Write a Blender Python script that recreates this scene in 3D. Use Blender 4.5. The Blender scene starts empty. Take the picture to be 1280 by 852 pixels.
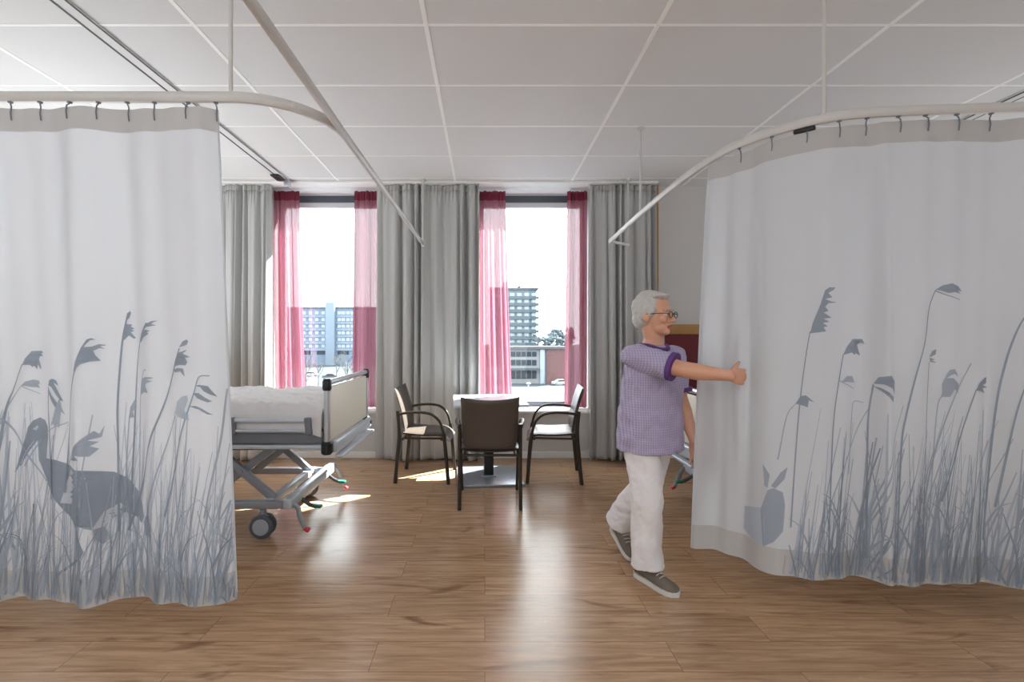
import bpy, bmesh, math, random
from mathutils import Vector, Matrix, noise
from mathutils.geometry import tessellate_polygon

S = bpy.context.scene
COL = S.collection
PI = math.pi
F, CX, CY, H = 590.0, 606.0, 423.0, 1.32      # focal length (px), vanishing point, eye height


def at(px, py, Y):
    return Vector(((px - CX) / F * Y, Y, H - (py - CY) / F * Y))


# ------------------------------------------------------------------ materials
def srgb(r, g, b):
    def c(v):
        v /= 255.0
        return v / 12.92 if v <= .04045 else ((v + .055) / 1.055) ** 2.4
    return (c(r), c(g), c(b), 1)


class NT:
    def __init__(self, name):
        self.m = bpy.data.materials.new(name)
        self.m.use_nodes = True
        self.t = self.m.node_tree
        self.t.nodes.clear()
        self.out = self.n('ShaderNodeOutputMaterial')

    def n(self, kind, **kw):
        nd = self.t.nodes.new(kind)
        for k, v in kw.items():
            if k.startswith('i_'):
                nd.inputs[k[2:].replace('_', ' ')].default_value = v
            else:
                setattr(nd, k, v)
        return nd

    def l(self, a, b):
        self.t.links.new(a, b)

    def end(self, sock):
        self.l(sock, self.out.inputs['Surface'])
        return self.m


def mix_color(T, fac, a, b, blend='MIX'):
    m = T.n('ShaderNodeMix', data_type='RGBA', blend_type=blend)
    for sock, v in ((m.inputs['Factor'], fac), (m.inputs['A'], a), (m.inputs['B'], b)):
        pass
    ins = [s for s in m.inputs if s.enabled]
    for s, v in zip(ins, (fac, a, b)):
        if hasattr(v, 'links'):
            T.l(v, s)
        else:
            s.default_value = v
    return [s for s in m.outputs if s.enabled][0]


def plain(name, col, rough=.5, metal=0., spec=.5, var=.06, scale=6., bump=0., bscale=60., coat=0.):
    T = NT(name)
    p = T.n('ShaderNodeBsdfPrincipled')
    p.inputs['Roughness'].default_value = rough
    p.inputs['Metallic'].default_value = metal
    p.inputs['Specular IOR Level'].default_value = spec
    p.inputs['Coat Weight'].default_value = coat
    tc = T.n('ShaderNodeTexCoord')
    nz = T.n('ShaderNodeTexNoise')
    nz.inputs['Scale'].default_value = scale
    nz.inputs['Detail'].default_value = 4
    T.l(tc.outputs['Object'], nz.inputs['Vector'])
    lo = tuple(c * (1 - var) for c in col[:3]) + (1,)
    hi = tuple(min(1, c * (1 + var)) for c in col[:3]) + (1,)
    T.l(mix_color(T, nz.outputs['Fac'], lo, hi), p.inputs['Base Color'])
    if bump:
        nb = T.n('ShaderNodeTexNoise')
        nb.inputs['Scale'].default_value = bscale
        T.l(tc.outputs['Object'], nb.inputs['Vector'])
        b = T.n('ShaderNodeBump')
        b.inputs['Strength'].default_value = bump
        b.inputs['Distance'].default_value = .01
        T.l(nb.outputs['Fac'], b.inputs['Height'])
        T.l(b.outputs['Normal'], p.inputs['Normal'])
    return T.end(p.outputs['BSDF'])


def cloth(name, col, trans=.4, clear=0., tcol=None, weave=900., var=.04):
    """woven fabric: diffuse front, light passing through, optional open weave"""
    T = NT(name)
    tc = T.n('ShaderNodeTexCoord')
    nz = T.n('ShaderNodeTexNoise')
    nz.inputs['Scale'].default_value = weave
    T.l(tc.outputs['Object'], nz.inputs['Vector'])
    lo = tuple(c * (1 - var) for c in col[:3]) + (1,)
    hi = tuple(min(1, c * (1 + var)) for c in col[:3]) + (1,)
    c = mix_color(T, nz.outputs['Fac'], lo, hi)
    d = T.n('ShaderNodeBsdfDiffuse')
    T.l(c, d.inputs['Color'])
    t = T.n('ShaderNodeBsdfTranslucent')
    if tcol:
        t.inputs['Color'].default_value = tcol
    else:
        T.l(c, t.inputs['Color'])
    m = T.n('ShaderNodeMixShader')
    m.inputs[0].default_value = trans
    T.l(d.outputs[0], m.inputs[1])
    T.l(t.outputs[0], m.inputs[2])
    o = m.outputs[0]
    if clear:
        tr = T.n('ShaderNodeBsdfTransparent')
        m2 = T.n('ShaderNodeMixShader')
        m2.inputs[0].default_value = clear
        T.l(o, m2.inputs[1])
        T.l(tr.outputs[0], m2.inputs[2])
        o = m2.outputs[0]
    return T.end(o)


def glass_material():
    T = NT('window_glass')
    tr = T.n('ShaderNodeBsdfTransparent')
    tr.inputs['Color'].default_value = (.96, .98, .98, 1)
    g = T.n('ShaderNodeBsdfGlossy')
    g.inputs['Roughness'].default_value = .02
    m = T.n('ShaderNodeMixShader')
    m.inputs[0].default_value = .05
    T.l(tr.outputs[0], m.inputs[1])
    T.l(g.outputs[0], m.inputs[2])
    return T.end(m.outputs[0])


def floor_material():
    T = NT('oak_plank_floor')
    p = T.n('ShaderNodeBsdfPrincipled')
    tc = T.n('ShaderNodeTexCoord')
    br = T.n('ShaderNodeTexBrick')
    br.offset = .37
    br.offset_frequency = 2
    for k, v in (('Scale', 1.), ('Mortar Size', .0011), ('Mortar Smooth', .2), ('Bias', 0.),
                 ('Brick Width', 1.25), ('Row Height', .187)):
        br.inputs[k].default_value = v
    br.inputs['Color1'].default_value = (0, 0, 0, 1)
    br.inputs['Color2'].default_value = (1, 1, 1, 1)
    br.inputs['Mortar'].default_value = (.5, .5, .5, 1)
    T.l(tc.outputs['Object'], br.inputs['Vector'])
    # grain coordinates, shifted plank by plank
    add = T.n('ShaderNodeVectorMath', operation='MULTIPLY_ADD')
    T.l(br.outputs['Color'], add.inputs[0])
    add.inputs[1].default_value = (7.3, 3.1, 0)
    T.l(tc.outputs['Object'], add.inputs[2])
    mp = T.n('ShaderNodeMapping')
    mp.inputs['Scale'].default_value = (1.3, 17, 1)
    T.l(add.outputs[0], mp.inputs['Vector'])
    n1 = T.n('ShaderNodeTexNoise')
    for k, v in (('Scale', 2.2), ('Detail', 8.), ('Roughness', .62), ('Distortion', .6)):
        n1.inputs[k].default_value = v
    T.l(mp.outputs[0], n1.inputs['Vector'])
    mp2 = T.n('ShaderNodeMapping')
    mp2.inputs['Scale'].default_value = (1.1, 4.2, 1)
    T.l(add.outputs[0], mp2.inputs['Vector'])
    n2 = T.n('ShaderNodeTexNoise')
    for k, v in (('Scale', 2.0), ('Detail', 3.), ('Roughness', .5), ('Distortion', 1.2)):
        n2.inputs[k].default_value = v
    T.l(mp2.outputs[0], n2.inputs['Vector'])
    r1 = T.n('ShaderNodeValToRGB')
    r1.color_ramp.elements[0].position = .30
    r1.color_ramp.elements[0].color = srgb(146, 112, 82)
    r1.color_ramp.elements[1].position = .72
    r1.color_ramp.elements[1].color = srgb(196, 161, 127)
    T.l(n1.outputs['Fac'], r1.inputs[0])
    # knots and cathedral patches
    r2 = T.n('ShaderNodeValToRGB')
    r2.color_ramp.elements[0].position = .60
    r2.color_ramp.elements[0].color = (0, 0, 0, 1)
    r2.color_ramp.elements[1].position = .80
    r2.color_ramp.elements[1].color = (1, 1, 1, 1)
    T.l(n2.outputs['Fac'], r2.inputs[0])
    c = mix_color(T, r2.outputs[0], r1.outputs[0], srgb(112, 76, 48))
    # board-to-board tone
    tone = mix_color(T, br.outputs['Color'], (.93, .92, .90, 1), (1.06, 1.06, 1.06, 1))
    c = mix_color(T, 1., c, tone, 'MULTIPLY')
    c = mix_color(T, br.outputs['Fac'], c, srgb(108, 76, 50))
    T.l(c, p.inputs['Base Color'])
    rr = T.n('ShaderNodeMapRange')
    rr.inputs['To Min'].default_value = .19
    rr.inputs['To Max'].default_value = .30
    T.l(n1.outputs['Fac'], rr.inputs['Value'])
    T.l(rr.outputs[0], p.inputs['Roughness'])
    p.inputs['Specular IOR Level'].default_value = .5
    b = T.n('ShaderNodeBump')
    b.inputs['Strength'].default_value = .06
    b.inputs['Distance'].default_value = .004
    T.l(n1.outputs['Fac'], b.inputs['Height'])
    T.l(b.outputs['Normal'], p.inputs['Normal'])
    return T.end(p.outputs['BSDF'])


def check_fabric(name, base, line1, line2):
    """fine woven check of a nurse's tunic"""
    T = NT(name)
    p = T.n('ShaderNodeBsdfPrincipled')
    p.inputs['Roughness'].default_value = .85
    tc = T.n('ShaderNodeTexCoord')
    w = []
    for ax, sc in (('X', 26.), ('Z', 24.)):
        wv = T.n('ShaderNodeTexWave', wave_type='BANDS', bands_direction=ax)
        wv.inputs['Scale'].default_value = sc
        wv.inputs['Distortion'].default_value = .6
        T.l(tc.outputs['Object'], wv.inputs['Vector'])
        w.append(wv.outputs['Fac'])
    c = mix_color(T, w[0], base, line1)
    mm = T.n('ShaderNodeMath', operation='MULTIPLY')
    T.l(w[1], mm.inputs[0])
    mm.inputs[1].default_value = .5
    c = mix_color(T, mm.outputs[0], c, line2)
    T.l(c, p.inputs['Base Color'])
    return T.end(p.outputs['BSDF'])


M = {}
M['floor'] = floor_material()
M['ceil'] = plain('ceiling_panel', srgb(219, 219, 219), .75, var=.01)
M['tbar'] = plain('ceiling_grid_white', srgb(250, 250, 248), .45, var=.005)
M['wall'] = plain('wall_paint', srgb(208, 206, 204), .8, var=.015, bump=.03, bscale=200)
M['white'] = plain('white_paint', srgb(238, 238, 236), .45, var=.01)
M['frame_dark'] = plain('anthracite_frame', srgb(74, 80, 90), .45)
M['frame_light'] = plain('pale_grey_frame', srgb(205, 210, 214), .4)
M['glass'] = glass_material()
M['alu'] = plain('brushed_aluminium', srgb(206, 210, 214), .32, .85)
M['alu_white'] = plain('white_anodised_rail', srgb(206, 204, 201), .40, .0, .6)
M['dark_line'] = plain('dark_groove', srgb(70, 70, 72), .5)
M['black'] = plain('black_plastic', srgb(26, 27, 30), .4)
M['grey_plastic'] = plain('grey_plastic', srgb(120, 124, 132), .45)
M['grey_metal'] = plain('light_grey_coated_steel', srgb(150, 156, 165), .4, .25)
M['pale_metal'] = plain('pale_grey_coated_steel', srgb(196, 205, 214), .38, .3)
M['cream'] = plain('cream_laminate', srgb(226, 222, 206), .4, var=.02)
M['red'] = plain('red_plastic', srgb(200, 32, 40), .4)
M['green'] = plain('green_plastic', srgb(24, 120, 96), .4)
M['rubber'] = plain('grey_rubber', srgb(84, 88, 96), .6)
M['wheel'] = plain('wheel_grey', srgb(165, 172, 182), .45)
M['grey_drape'] = cloth('grey_curtain_fabric', srgb(200, 201, 200), .10)
M['pink_sheer'] = cloth('pink_sheer_fabric', srgb(176, 114, 128), .28, .07, srgb(178, 122, 138))
M['pink_band'] = cloth('pink_heading_fabric', srgb(146, 66, 84), .22, .02)
M['privacy'] = cloth('white_privacy_fabric', srgb(231, 234, 238), .58, 0.0)
M['privacy_hem'] = cloth('hem_fabric', srgb(212, 210, 208), .42)
M['print1'] = cloth('grey_print', srgb(166, 176, 188), .5)
M['print2'] = cloth('mid_grey_print', srgb(184, 193, 204), .5)
M['print3'] = cloth('pale_grey_print', srgb(204, 212, 222), .5)
M['print0'] = cloth('unprinted_cloth', srgb(232, 235, 242), .5)
M['duvet'] = plain('white_bedding', srgb(226, 224, 224), .9, var=.05, scale=25, bump=.15, bscale=90)
M['mattress'] = plain('mattress_cover', srgb(205, 208, 214), .8)
M['chair_frame'] = plain('bronze_tube', srgb(62, 56, 50), .38, .5)
M['vinyl'] = plain('taupe_vinyl', srgb(84, 75, 68), .34, 0, .5, bump=.05, bscale=220)
M['table'] = plain('pale_laminate', srgb(216, 222, 228), .3, var=.02)
M['table_dark'] = plain('table_column', srgb(48, 46, 46), .4, .3)
M['steel_plate'] = plain('steel_base_plate', srgb(150, 158, 166), .3, .55)
M['oak'] = plain('oak_strip', srgb(176, 134, 80), .5, var=.12, scale=14)
M['maroon'] = plain('maroon_panel', srgb(108, 26, 38), .55)
M['skin'] = plain('skin', srgb(214, 160, 132), .55, var=.05, scale=20)
M['lips'] = plain('lips', srgb(176, 98, 90), .5)
M['hair'] = plain('silver_hair', srgb(196, 194, 190), .6, var=.25, scale=50, bump=.5, bscale=160)
M['tunic'] = check_fabric('lilac_check_cotton', srgb(178, 170, 198), srgb(148, 138, 174), srgb(190, 183, 208))
M['purple'] = plain('purple_trim', srgb(98, 62, 128), .8)
M['trousers'] = plain('white_cotton_twill', srgb(232, 230, 232), .85, var=.02)
M['shoe'] = plain('grey_brown_suede', srgb(112, 102, 92), .8, var=.15, scale=40)
M['sole'] = plain('white_shoe_sole', srgb(214, 212, 208), .6)
M['lace'] = plain('pale_laces', srgb(190, 184, 176), .8)
M['eye'] = plain('eye_white', srgb(230, 226, 222), .3)
M['iris'] = plain('iris', srgb(60, 60, 66), .3)
M['glasses'] = plain('spectacle_frame', srgb(50, 42, 44), .3)
M['b_blue'] = plain('hazy_blue_facade', srgb(83, 97, 114), .8, var=.04, scale=.2)  # bluish distance haze is mixed into the building colours
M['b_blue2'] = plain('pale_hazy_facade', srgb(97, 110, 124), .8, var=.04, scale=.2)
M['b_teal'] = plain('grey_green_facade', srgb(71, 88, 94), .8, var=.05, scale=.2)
M['b_teal_dark'] = plain('dark_balcony_band', srgb(52, 66, 74), .8)
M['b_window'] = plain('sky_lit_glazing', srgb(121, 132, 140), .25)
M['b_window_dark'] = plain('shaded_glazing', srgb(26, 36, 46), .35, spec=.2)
M['b_concrete'] = plain('concrete_facade', srgb(104, 108, 110), .8, var=.05, scale=.2)
M['b_brick'] = plain('red_brick', srgb(83, 57, 57), .85, var=.12, scale=3)
M['b_roof'] = plain('flat_roof', srgb(59, 64, 69), .8)
M['ground'] = plain('pale_asphalt', srgb(64, 70, 76), .95, var=.3, scale=.08, spec=.1)
M['bark'] = plain('pale_bark', srgb(74, 76, 76), .9)
M['foliage'] = plain('winter_foliage', srgb(76, 86, 90), .95, var=.2, scale=1., spec=.05)
M['car_white'] = plain('white_car_paint', srgb(136, 138, 141), .3)
M['car_dark'] = plain('dark_car_paint', srgb(43, 48, 55), .3)


# ------------------------------------------------------------------ builders
def props(o, label=None, cat=None, group=None, kind=None):
    if label:
        o['label'] = label
    if cat:
        o['category'] = cat
    if group:
        o['group'] = group
    if kind:
        o['kind'] = kind
    return o


def thing(name, loc, label, cat, group=None, rz=0.):
    o = bpy.data.objects.new(name, None)
    o.empty_display_size = .1
    COL.objects.link(o)
    o.location = loc
    o.rotation_euler = (0, 0, rz)
    return props(o, label, cat, group)


class MB:
    """collects shapes into one mesh; every shape may use another material slot"""

    def __init__(self):
        self.bm = bmesh.new()
        self.slot = 0

    def _face(self, vs):
        try:
            f = self.bm.faces.new(vs)
            f.material_index = self.slot
            return f
        except ValueError:
            return None

    def box(self, lo, hi, bev=0., mat=None):
        b = bmesh.new()
        bmesh.ops.create_cube(b, size=1)
        c = [(lo[i] + hi[i]) / 2 for i in range(3)]
        s = [abs(hi[i] - lo[i]) for i in range(3)]
        for v in b.verts:
            v.co = Vector([c[i] + v.co[i] * s[i] for i in range(3)])
        if bev:
            bmesh.ops.bevel(b, geom=b.edges[:], offset=min(bev, min(s) * .49), segments=3, affect='EDGES', profile=.5)
        self._merge(b, mat)
        return self

    def _merge(self, b, mat=None):
        mp = {}
        for v in b.verts:
            mp[v] = self.bm.verts.new(mat @ v.co if mat else v.co)
        for f in b.faces:
            self._face([mp[v] for v in f.verts])
        b.free()

    def tube(self, pts, r, seg=10, flat=1., up=None, caps=True):
        """round (or flattened) tube along a polyline; r a number or one per point"""
        pts = [Vector(p) for p in pts]
        n = len(pts)
        rs = r if isinstance(r, (list, tuple)) else [r] * n
        rings = []
        prev = None
        for i, p in enumerate(pts):
            d = (pts[min(i + 1, n - 1)] - pts[max(i - 1, 0)]).normalized()
            if prev is None:
                a = Vector(up) if up else (Vector((0, 0, 1)) if abs(d.z) < .9 else Vector((1, 0, 0)))
            else:
                a = prev
            a = (a - d * a.dot(d)).normalized()
            prev = a
            b = d.cross(a)
            rings.append([self.bm.verts.new(p + (a * math.cos(2 * PI * k / seg) + b * math.sin(2 * PI * k / seg) * flat) * rs[i])
                          for k in range(seg)])
        for i in range(n - 1):
            for k in range(seg):
                self._face([rings[i][k], rings[i][(k + 1) % seg], rings[i + 1][(k + 1) % seg], rings[i + 1][k]])
        if caps:
            self._face(list(reversed(rings[0])))
            self._face(rings[-1])
        return self

    def sweep(self, path, w, h, z):
        """rectangular rail swept along a plan path at height z"""
        n = len(path)
        rings = []
        for i in range(n):
            a, b = Vector(path[max(i - 1, 0)]), Vector(path[min(i + 1, n - 1)])
            d = (b - a).normalized()
            nn = Vector((d.y, -d.x))
            c = Vector(path[i])
            e = .25
            prof = [(-.5, -.5 + e), (-.5 + e, -.5), (.5 - e, -.5), (.5, -.5 + e), (.5, .5 - e), (.5 - e, .5), (-.5 + e, .5), (-.5, .5 - e)]
            rings.append([self.bm.verts.new((c.x + nn.x * q * w, c.y + nn.y * q * w, z + s * h)) for q, s in prof])
        m = len(rings[0])
        for i in range(n - 1):
            for k in range(m):
                self._face([rings[i][k], rings[i][(k + 1) % m], rings[i + 1][(k + 1) % m], rings[i + 1][k]])
        self._face(list(reversed(rings[0])))
        self._face(rings[-1])
        return self

    def prism(self, poly, axis, a, b):
        """closed outline extruded from a to b along axis 0/1/2"""
        def mk(p, t):
            q = list(p)
            q.insert(axis, t)
            return self.bm.verts.new(q)
        A = [mk(p, a) for p in poly]
        B = [mk(p, b) for p in poly]
        n = len(poly)
        for i in range(n):
            self._face([A[i], A[(i + 1) % n], B[(i + 1) % n], B[i]])
        self._face(list(reversed(A)))
        self._face(B)
        return self

    def disc(self, c, r, w, axis=1, seg=28, bev=.006):
        c = Vector(c)
        pr = [(r - bev, -w / 2), (r, -w / 2 + bev), (r, w / 2 - bev), (r - bev, w / 2)]
        rings = []
        for q, t in pr:
            ring = []
            for k in range(seg):
                a = 2 * PI * k / seg
                v = [math.cos(a) * q, math.sin(a) * q]
                v.insert(axis, t)
                ring.append(self.bm.verts.new(c + Vector(v)))
            rings.append(ring)
        for i in range(3):
            for k in range(seg):
                self._face([rings[i][k], rings[i][(k + 1) % seg], rings[i + 1][(k + 1) % seg], rings[i + 1][k]])
        self._face(list(reversed(rings[0])))
        self._face(rings[3])
        return self

    def ball(self, c, rad, mat3=None, sub=3):
        b = bmesh.new()
        bmesh.ops.create_icosphere(b, subdivisions=sub, radius=1)
        for v in b.verts:
            q = Vector((v.co.x * rad[0], v.co.y * rad[1], v.co.z * rad[2]))
            v.co = Vector(c) + (mat3 @ q if mat3 else q)
        self._merge(b)
        return self

    def grid(self, fn, nu, nv):
        vs = [[self.bm.verts.new(fn(i / nu, j / nv)) for i in range(nu + 1)] for j in range(nv + 1)]
        for j in range(nv):
            for i in range(nu):
                self._face([vs[j][i], vs[j][i + 1], vs[j + 1][i + 1], vs[j + 1][i]])
        return self

    def bar(self, a, b, w, t, up=(0, 0, 1), bev=.003):
        """rectangular bar from a to b, width w across, thickness t along up"""
        a, b = Vector(a), Vector(b)
        d = b - a
        L = d.length
        d.normalize()
        u = Vector(up)
        u = (u - d * u.dot(d)).normalized()
        s = d.cross(u)
        m = Matrix((d, s, u)).transposed().to_4x4()
        m.translation = (a + b) / 2
        return self.box((-L / 2, -w / 2, -t / 2), (L / 2, w / 2, t / 2), bev, m)

    def build(self, name, mats, parent=None, smooth=None, world=False, fix=True):
        if fix:
            bmesh.ops.recalc_face_normals(self.bm, faces=self.bm.faces[:])
        me = bpy.data.meshes.new(name)
        self.bm.to_mesh(me)
        self.bm.free()
        for m in (mats if isinstance(mats, (list, tuple)) else [mats]):
            me.materials.append(M[m])
        if smooth is not False:
            ang = math.radians(smooth or 40)
            me.polygons.foreach_set('use_smooth', [True] * len(me.polygons))
            me.set_sharp_from_angle(angle=ang)
        o = bpy.data.objects.new(name, me)
        COL.objects.link(o)
        if parent:
            o.parent = parent
            if world:      # geometry given in world coordinates
                root = parent
                T = Matrix.Identity(4)
                while root:
                    T = Matrix.LocRotScale(root.location, root.rotation_euler, root.scale) @ T
                    root = root.parent
                me.transform(T.inverted())
        return o


def structure(o):
    o['kind'] = 'structure'
    return o


def copy_tree(o, parent=None):
    c = o.copy()
    COL.objects.link(c)
    if parent:
        c.parent = parent
    for ch in [x for x in bpy.data.objects if x.parent == o]:
        copy_tree(ch, c)
    return c


def catmull(pts, n=8):
    pts = [Vector(p) for p in pts]
    q = [pts[0] * 2 - pts[1]] + pts + [pts[-1] * 2 - pts[-2]]
    out = []
    for i in range(1, len(q) - 2):
        a, b, c, d = q[i - 1:i + 3]
        for k in range(n):
            t = k / n
            out.append(.5 * ((2 * b) + (c - a) * t + (2 * a - 5 * b + 4 * c - d) * t * t + (3 * b - a - 3 * c + d) * t ** 3))
    out.append(pts[-1].copy())
    return out

# ------------------------------------------------------------------ camera
cam = bpy.data.objects.new('camera', bpy.data.cameras.new('camera'))
COL.objects.link(cam)
cam.location = (0, 0, H)
cam.rotation_euler = (PI / 2, 0, 0)
cam.data.sensor_fit = 'HORIZONTAL'
cam.data.sensor_width = 36
cam.data.lens = 36 * F / 1280
cam.data.shift_x = (640 - CX) / 1280
cam.data.shift_y = (CY - 426) / 1280
cam.data.clip_end = 2000
S.camera = cam

# ------------------------------------------------------------------ the room
XL, XR, YB, YF, ZC = -3.55, 4.45, 5.22, -2.6, 3.01     # room sides, window wall, rear, ceiling
YO = 5.60                                               # outer face of the window wall
NICHE = [(-2.39, -1.15), (-.075, 1.175)]                # the two window recesses
SILL = .53

m = MB()
m.box((XL - .2, YF - .2, -.12), (XR + .2, YO, 0))
structure(m.build('floor', 'floor'))

m = MB()
m.box((XL - .2, YF - .2, ZC), (XR + .2, YO, ZC + .12))
m.slot = 1
k = -4
for k in range(-4, 5):
    x = -.317 + 1.25 * k
    if XL < x < XR:
        m.box((x - .012, YF, ZC - .0035), (x + .012, YB, ZC + .001))
for k in range(-9, 5):
    y = 2.544 + .607 * k
    if YF < y < YB:
        m.box((XL, y - .008, ZC - .0025), (XR, y + .008, ZC + .001))
structure(m.build('ceiling', ['ceil', 'tbar']))

m = MB()
xs = [XL - .2] + [x for n in NICHE for x in n] + [XR + .2]
for i in range(0, 6, 2):
    m.box((xs[i], YB, 0), (xs[i + 1], YO, ZC))
for a, b in NICHE:
    m.box((a, YB, 0), (b, YO, SILL - .03))
structure(m.build('wall_back', 'wall'))
m = MB()
m.box((XL - .2, YF - .2, 0), (XL, YB, ZC))
structure(m.build('wall_left', 'wall'))
m = MB()
m.box((XR, YF - .2, 0), (XR + .2, YB, ZC))
structure(m.build('wall_right', 'wall'))
m = MB()
m.box((XL, YF - .2, 0), (XR, YF, ZC))
structure(m.build('wall_front', 'wall'))

m = MB()
m.box((XL, YB - .014, 0), (XR, YB, .075), .004)
structure(m.build('baseboard_back', 'white'))
for i, (a, b) in enumerate(NICHE):
    m = MB()
    m.box((a - .03, YB - .05, SILL - .03), (b + .03, 5.50, SILL), .006)
    structure(m.build('trim_%d' % (i + 1), 'white'))
m = MB()
m.box((1.80, YB - .02, 0), (1.915, YB, ZC), .003)
structure(m.build('trim_3', 'oak'))
m = MB()                                               # white board carrying the curtain tracks
m.box((XL, 5.05, ZC - .022), (1.86, 5.215, ZC - .002), .004)
structure(m.build('trim_4', 'white'))

for i, (a, b) in enumerate(NICHE):
    m = MB()
    m.box((a, 5.50, 2.905), (b, 5.58, 2.985), .004)    # dark head
    m.box((a, 5.50, SILL), (b, 5.58, .59), .004)       # dark foot
    m.slot = 1
    m.box((a, 5.51, 2.85), (b, 5.57, 2.906))
    m.box((a, 5.51, 2.985), (b, 5.57, ZC))
    m.box((a, 5.51, .589), (a + .06, 5.57, 2.85))
    m.box((b - .06, 5.51, .589), (b, 5.57, 2.85))
    w = structure(m.build('window_%d' % (i + 1), ['frame_dark', 'frame_light']))
    g = MB()
    g.box((a + .05, 5.538, .58), (b - .05, 5.544, 2.86))
    g.build('glass_pane', 'glass', w)
    h = MB()                                           # handle on the casement stile
    h.box((b - .045, 5.485, 1.30), (b - .015, 5.512, 1.36), .004)
    h.box((b - .038, 5.462, 1.22), (b - .022, 5.486, 1.345), .005)
    h.build('window_handle', 'alu', w)

# ------------------------------------------------------------------ drapes at the windows
def drape_fn(x0, x1, y, z0, z1, folds, amp, seed, flare=0., lean=0., lat=.018):
    rnd = random.Random(seed)
    ph = [rnd.uniform(0, 2 * PI) for _ in range(6)]
    k1, k2 = rnd.uniform(.3, .6), rnd.uniform(.25, .45)

    def fn(u, v):
        z = z0 + (z1 - z0) * v
        low = 1 - v
        # uneven spacing of the folds
        q = u + .035 * math.sin(2 * PI * 2 * u + ph[0]) + .02 * math.sin(2 * PI * 5 * u + ph[1]) + .004 * low * math.sin(4 * v + ph[2])
        a = amp * (.55 + .45 * min(1, low * 1.6 + .1)) * (1 + k1 * math.sin(2 * PI * 1.7 * u + ph[3]))
        w = 1 - 2 * abs(math.sin(PI * folds * q + ph[4] / 2)) ** .75
        d = a * (w + k2 * math.sin(2 * PI * folds * .5 * q + ph[5]))
        d += amp * .22 * max(0, v - .93) / .07 * math.sin(2 * PI * folds * 3 * u)
        xx = x0 + (x1 - x0) * u + flare * low * low * (u - .5) * 2 + lean * low
        xx += lat * math.cos(2 * PI * folds * q + ph[4]) * low
        return (xx, y + d, z)
    return fn


def grey_curtain(x0, x1, folds, seed, label, flare=0., lean=0.):
    root = thing('window_curtain', ((x0 + x1) / 2, 5.13, 0), label, 'curtain', 'grey window curtains')
    fn = drape_fn(x0, x1, 5.13, .014, 2.93, folds, .058, seed, flare, lean)
    m = MB()
    m.grid(fn, folds * 16, 60)
    f = m.build('fabric', 'grey_drape', root, 180, True, False)
    sol = f.modifiers.new('thickness', 'SOLIDIFY')
    sol.thickness = .004
    m = MB()
    def head(u, v):
        x, y, z = fn(u, 1.)
        return (x, y, 2.925 + .06 * v)
    m.grid(head, folds * 16, 3)
    hb = m.build('pleated_heading', 'grey_drape', root, 180, True, False)
    sol = hb.modifiers.new('thickness', 'SOLIDIFY')
    sol.thickness = .006
    return root


grey_curtain(-2.86, -2.31, 6, 3, 'grey floor-length curtain at the far left, behind the bed')
grey_curtain(-1.17, -.06, 9, 8, 'wide grey floor-length curtain covering the pier between the two windows')
grey_curtain(1.13, 1.86, 7, 21, 'grey floor-length curtain right of the right-hand window, behind the person')


def pink_curtain(x0, x1, folds, seed, label, b0, b1):
    """sheer hung inside the window recess; b0, b1 its edges at the sill"""
    root = thing('sheer_curtain', ((x0 + x1) / 2, 5.36, SILL), label, 'curtain', 'pink sheer curtains')
    f0 = drape_fn(0, 1, 0, SILL + .012, 2.90, folds, .034, seed, 0, 0, .055)

    def fn(u, v):
        x, y, z = f0(u, v)
        low = (1 - v) ** 1.2
        a, b = x0 + (b0 - x0) * low, x1 + (b1 - x1) * low
        return (a + (b - a) * u, 5.36 + y, z)
    m = MB()
    m.grid(fn, folds * 16, 50)
    m.build('sheer_fabric', 'pink_sheer', root, 180, True, False)

    def head(u, v):
        x, y, z = fn(u, 1.)
        return (x, y - .002, 2.885 + .105 * v)
    m = MB()
    m.grid(head, folds * 16, 3)
    m.build('heading_tape', 'pink_band', root, 180, True, False)
    return root


pink_curtain(-2.385, -2.10, 5, 5, 'pink sheer curtain at the left side of the left-hand window', -2.36, -2.02)
pink_curtain(-1.475, -1.20, 5, 6, 'pink sheer curtain at the right side of the left-hand window', -1.50, -1.19)
pink_curtain(-.06, .235, 5, 7, 'pink sheer curtain at the left side of the right-hand window', -.05, .31)
pink_curtain(.935, 1.165, 5, 9, 'pink sheer curtain at the right side of the right-hand window', .90, 1.16)

# ------------------------------------------------------------------ oak-edged maroon panel on the window wall
root = thing('wall_panel', (2.9, YB, 0), 'maroon wall panel with an oak top strip, behind the person', 'wall panel')
m = MB()
m.box((1.99, YB - .025, .55), (4.3, YB - .001, 1.365), .004)
m.build('panel_board', 'maroon', root, None, True)
m = MB()
m.box((1.98, YB - .04, 1.365), (4.31, YB - .001, 1.475), .008)
m.build('top_strip', 'oak', root, None, True)

# ------------------------------------------------------------------ ceiling lift tracks
def lift_track(x, label):
    root = thing('ceiling_track', (x, 5.03, ZC), label, 'ceiling track')
    m = MB()
    m.box((x - .04, YF, ZC - .014), (x + .04, 5.03, ZC - .001), .003)
    m.build('rail', 'ceil', root, None, True)
    for nm, a, b in (('groove', -.041, -.028), ('groove', .033, .040)):
        m = MB()
        m.box((x + a, YF, ZC - .017), (x + b, 5.02, ZC - .012), .001)
        m.build(nm, 'dark_line', root, None, True)
    m = MB()
    m.box((x - .07, 4.80, ZC - .034), (x + .015, 4.98, ZC - .016), .006)
    m.build('end_stop', 'black', root, None, True)
    m = MB()
    m.box((x + .0, 4.96, ZC - .09), (x + .05, 5.04, ZC - .012), .005)
    m.build('end_bracket', 'alu', root, None, True)


lift_track(-2.115, 'double-grooved ceiling track running to the window above the left bed')
lift_track(3.70, 'ceiling track at the right edge, above the right privacy curtain')

# ------------------------------------------------------------------ curtain rails
ZR = 2.322
RH = .042


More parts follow.
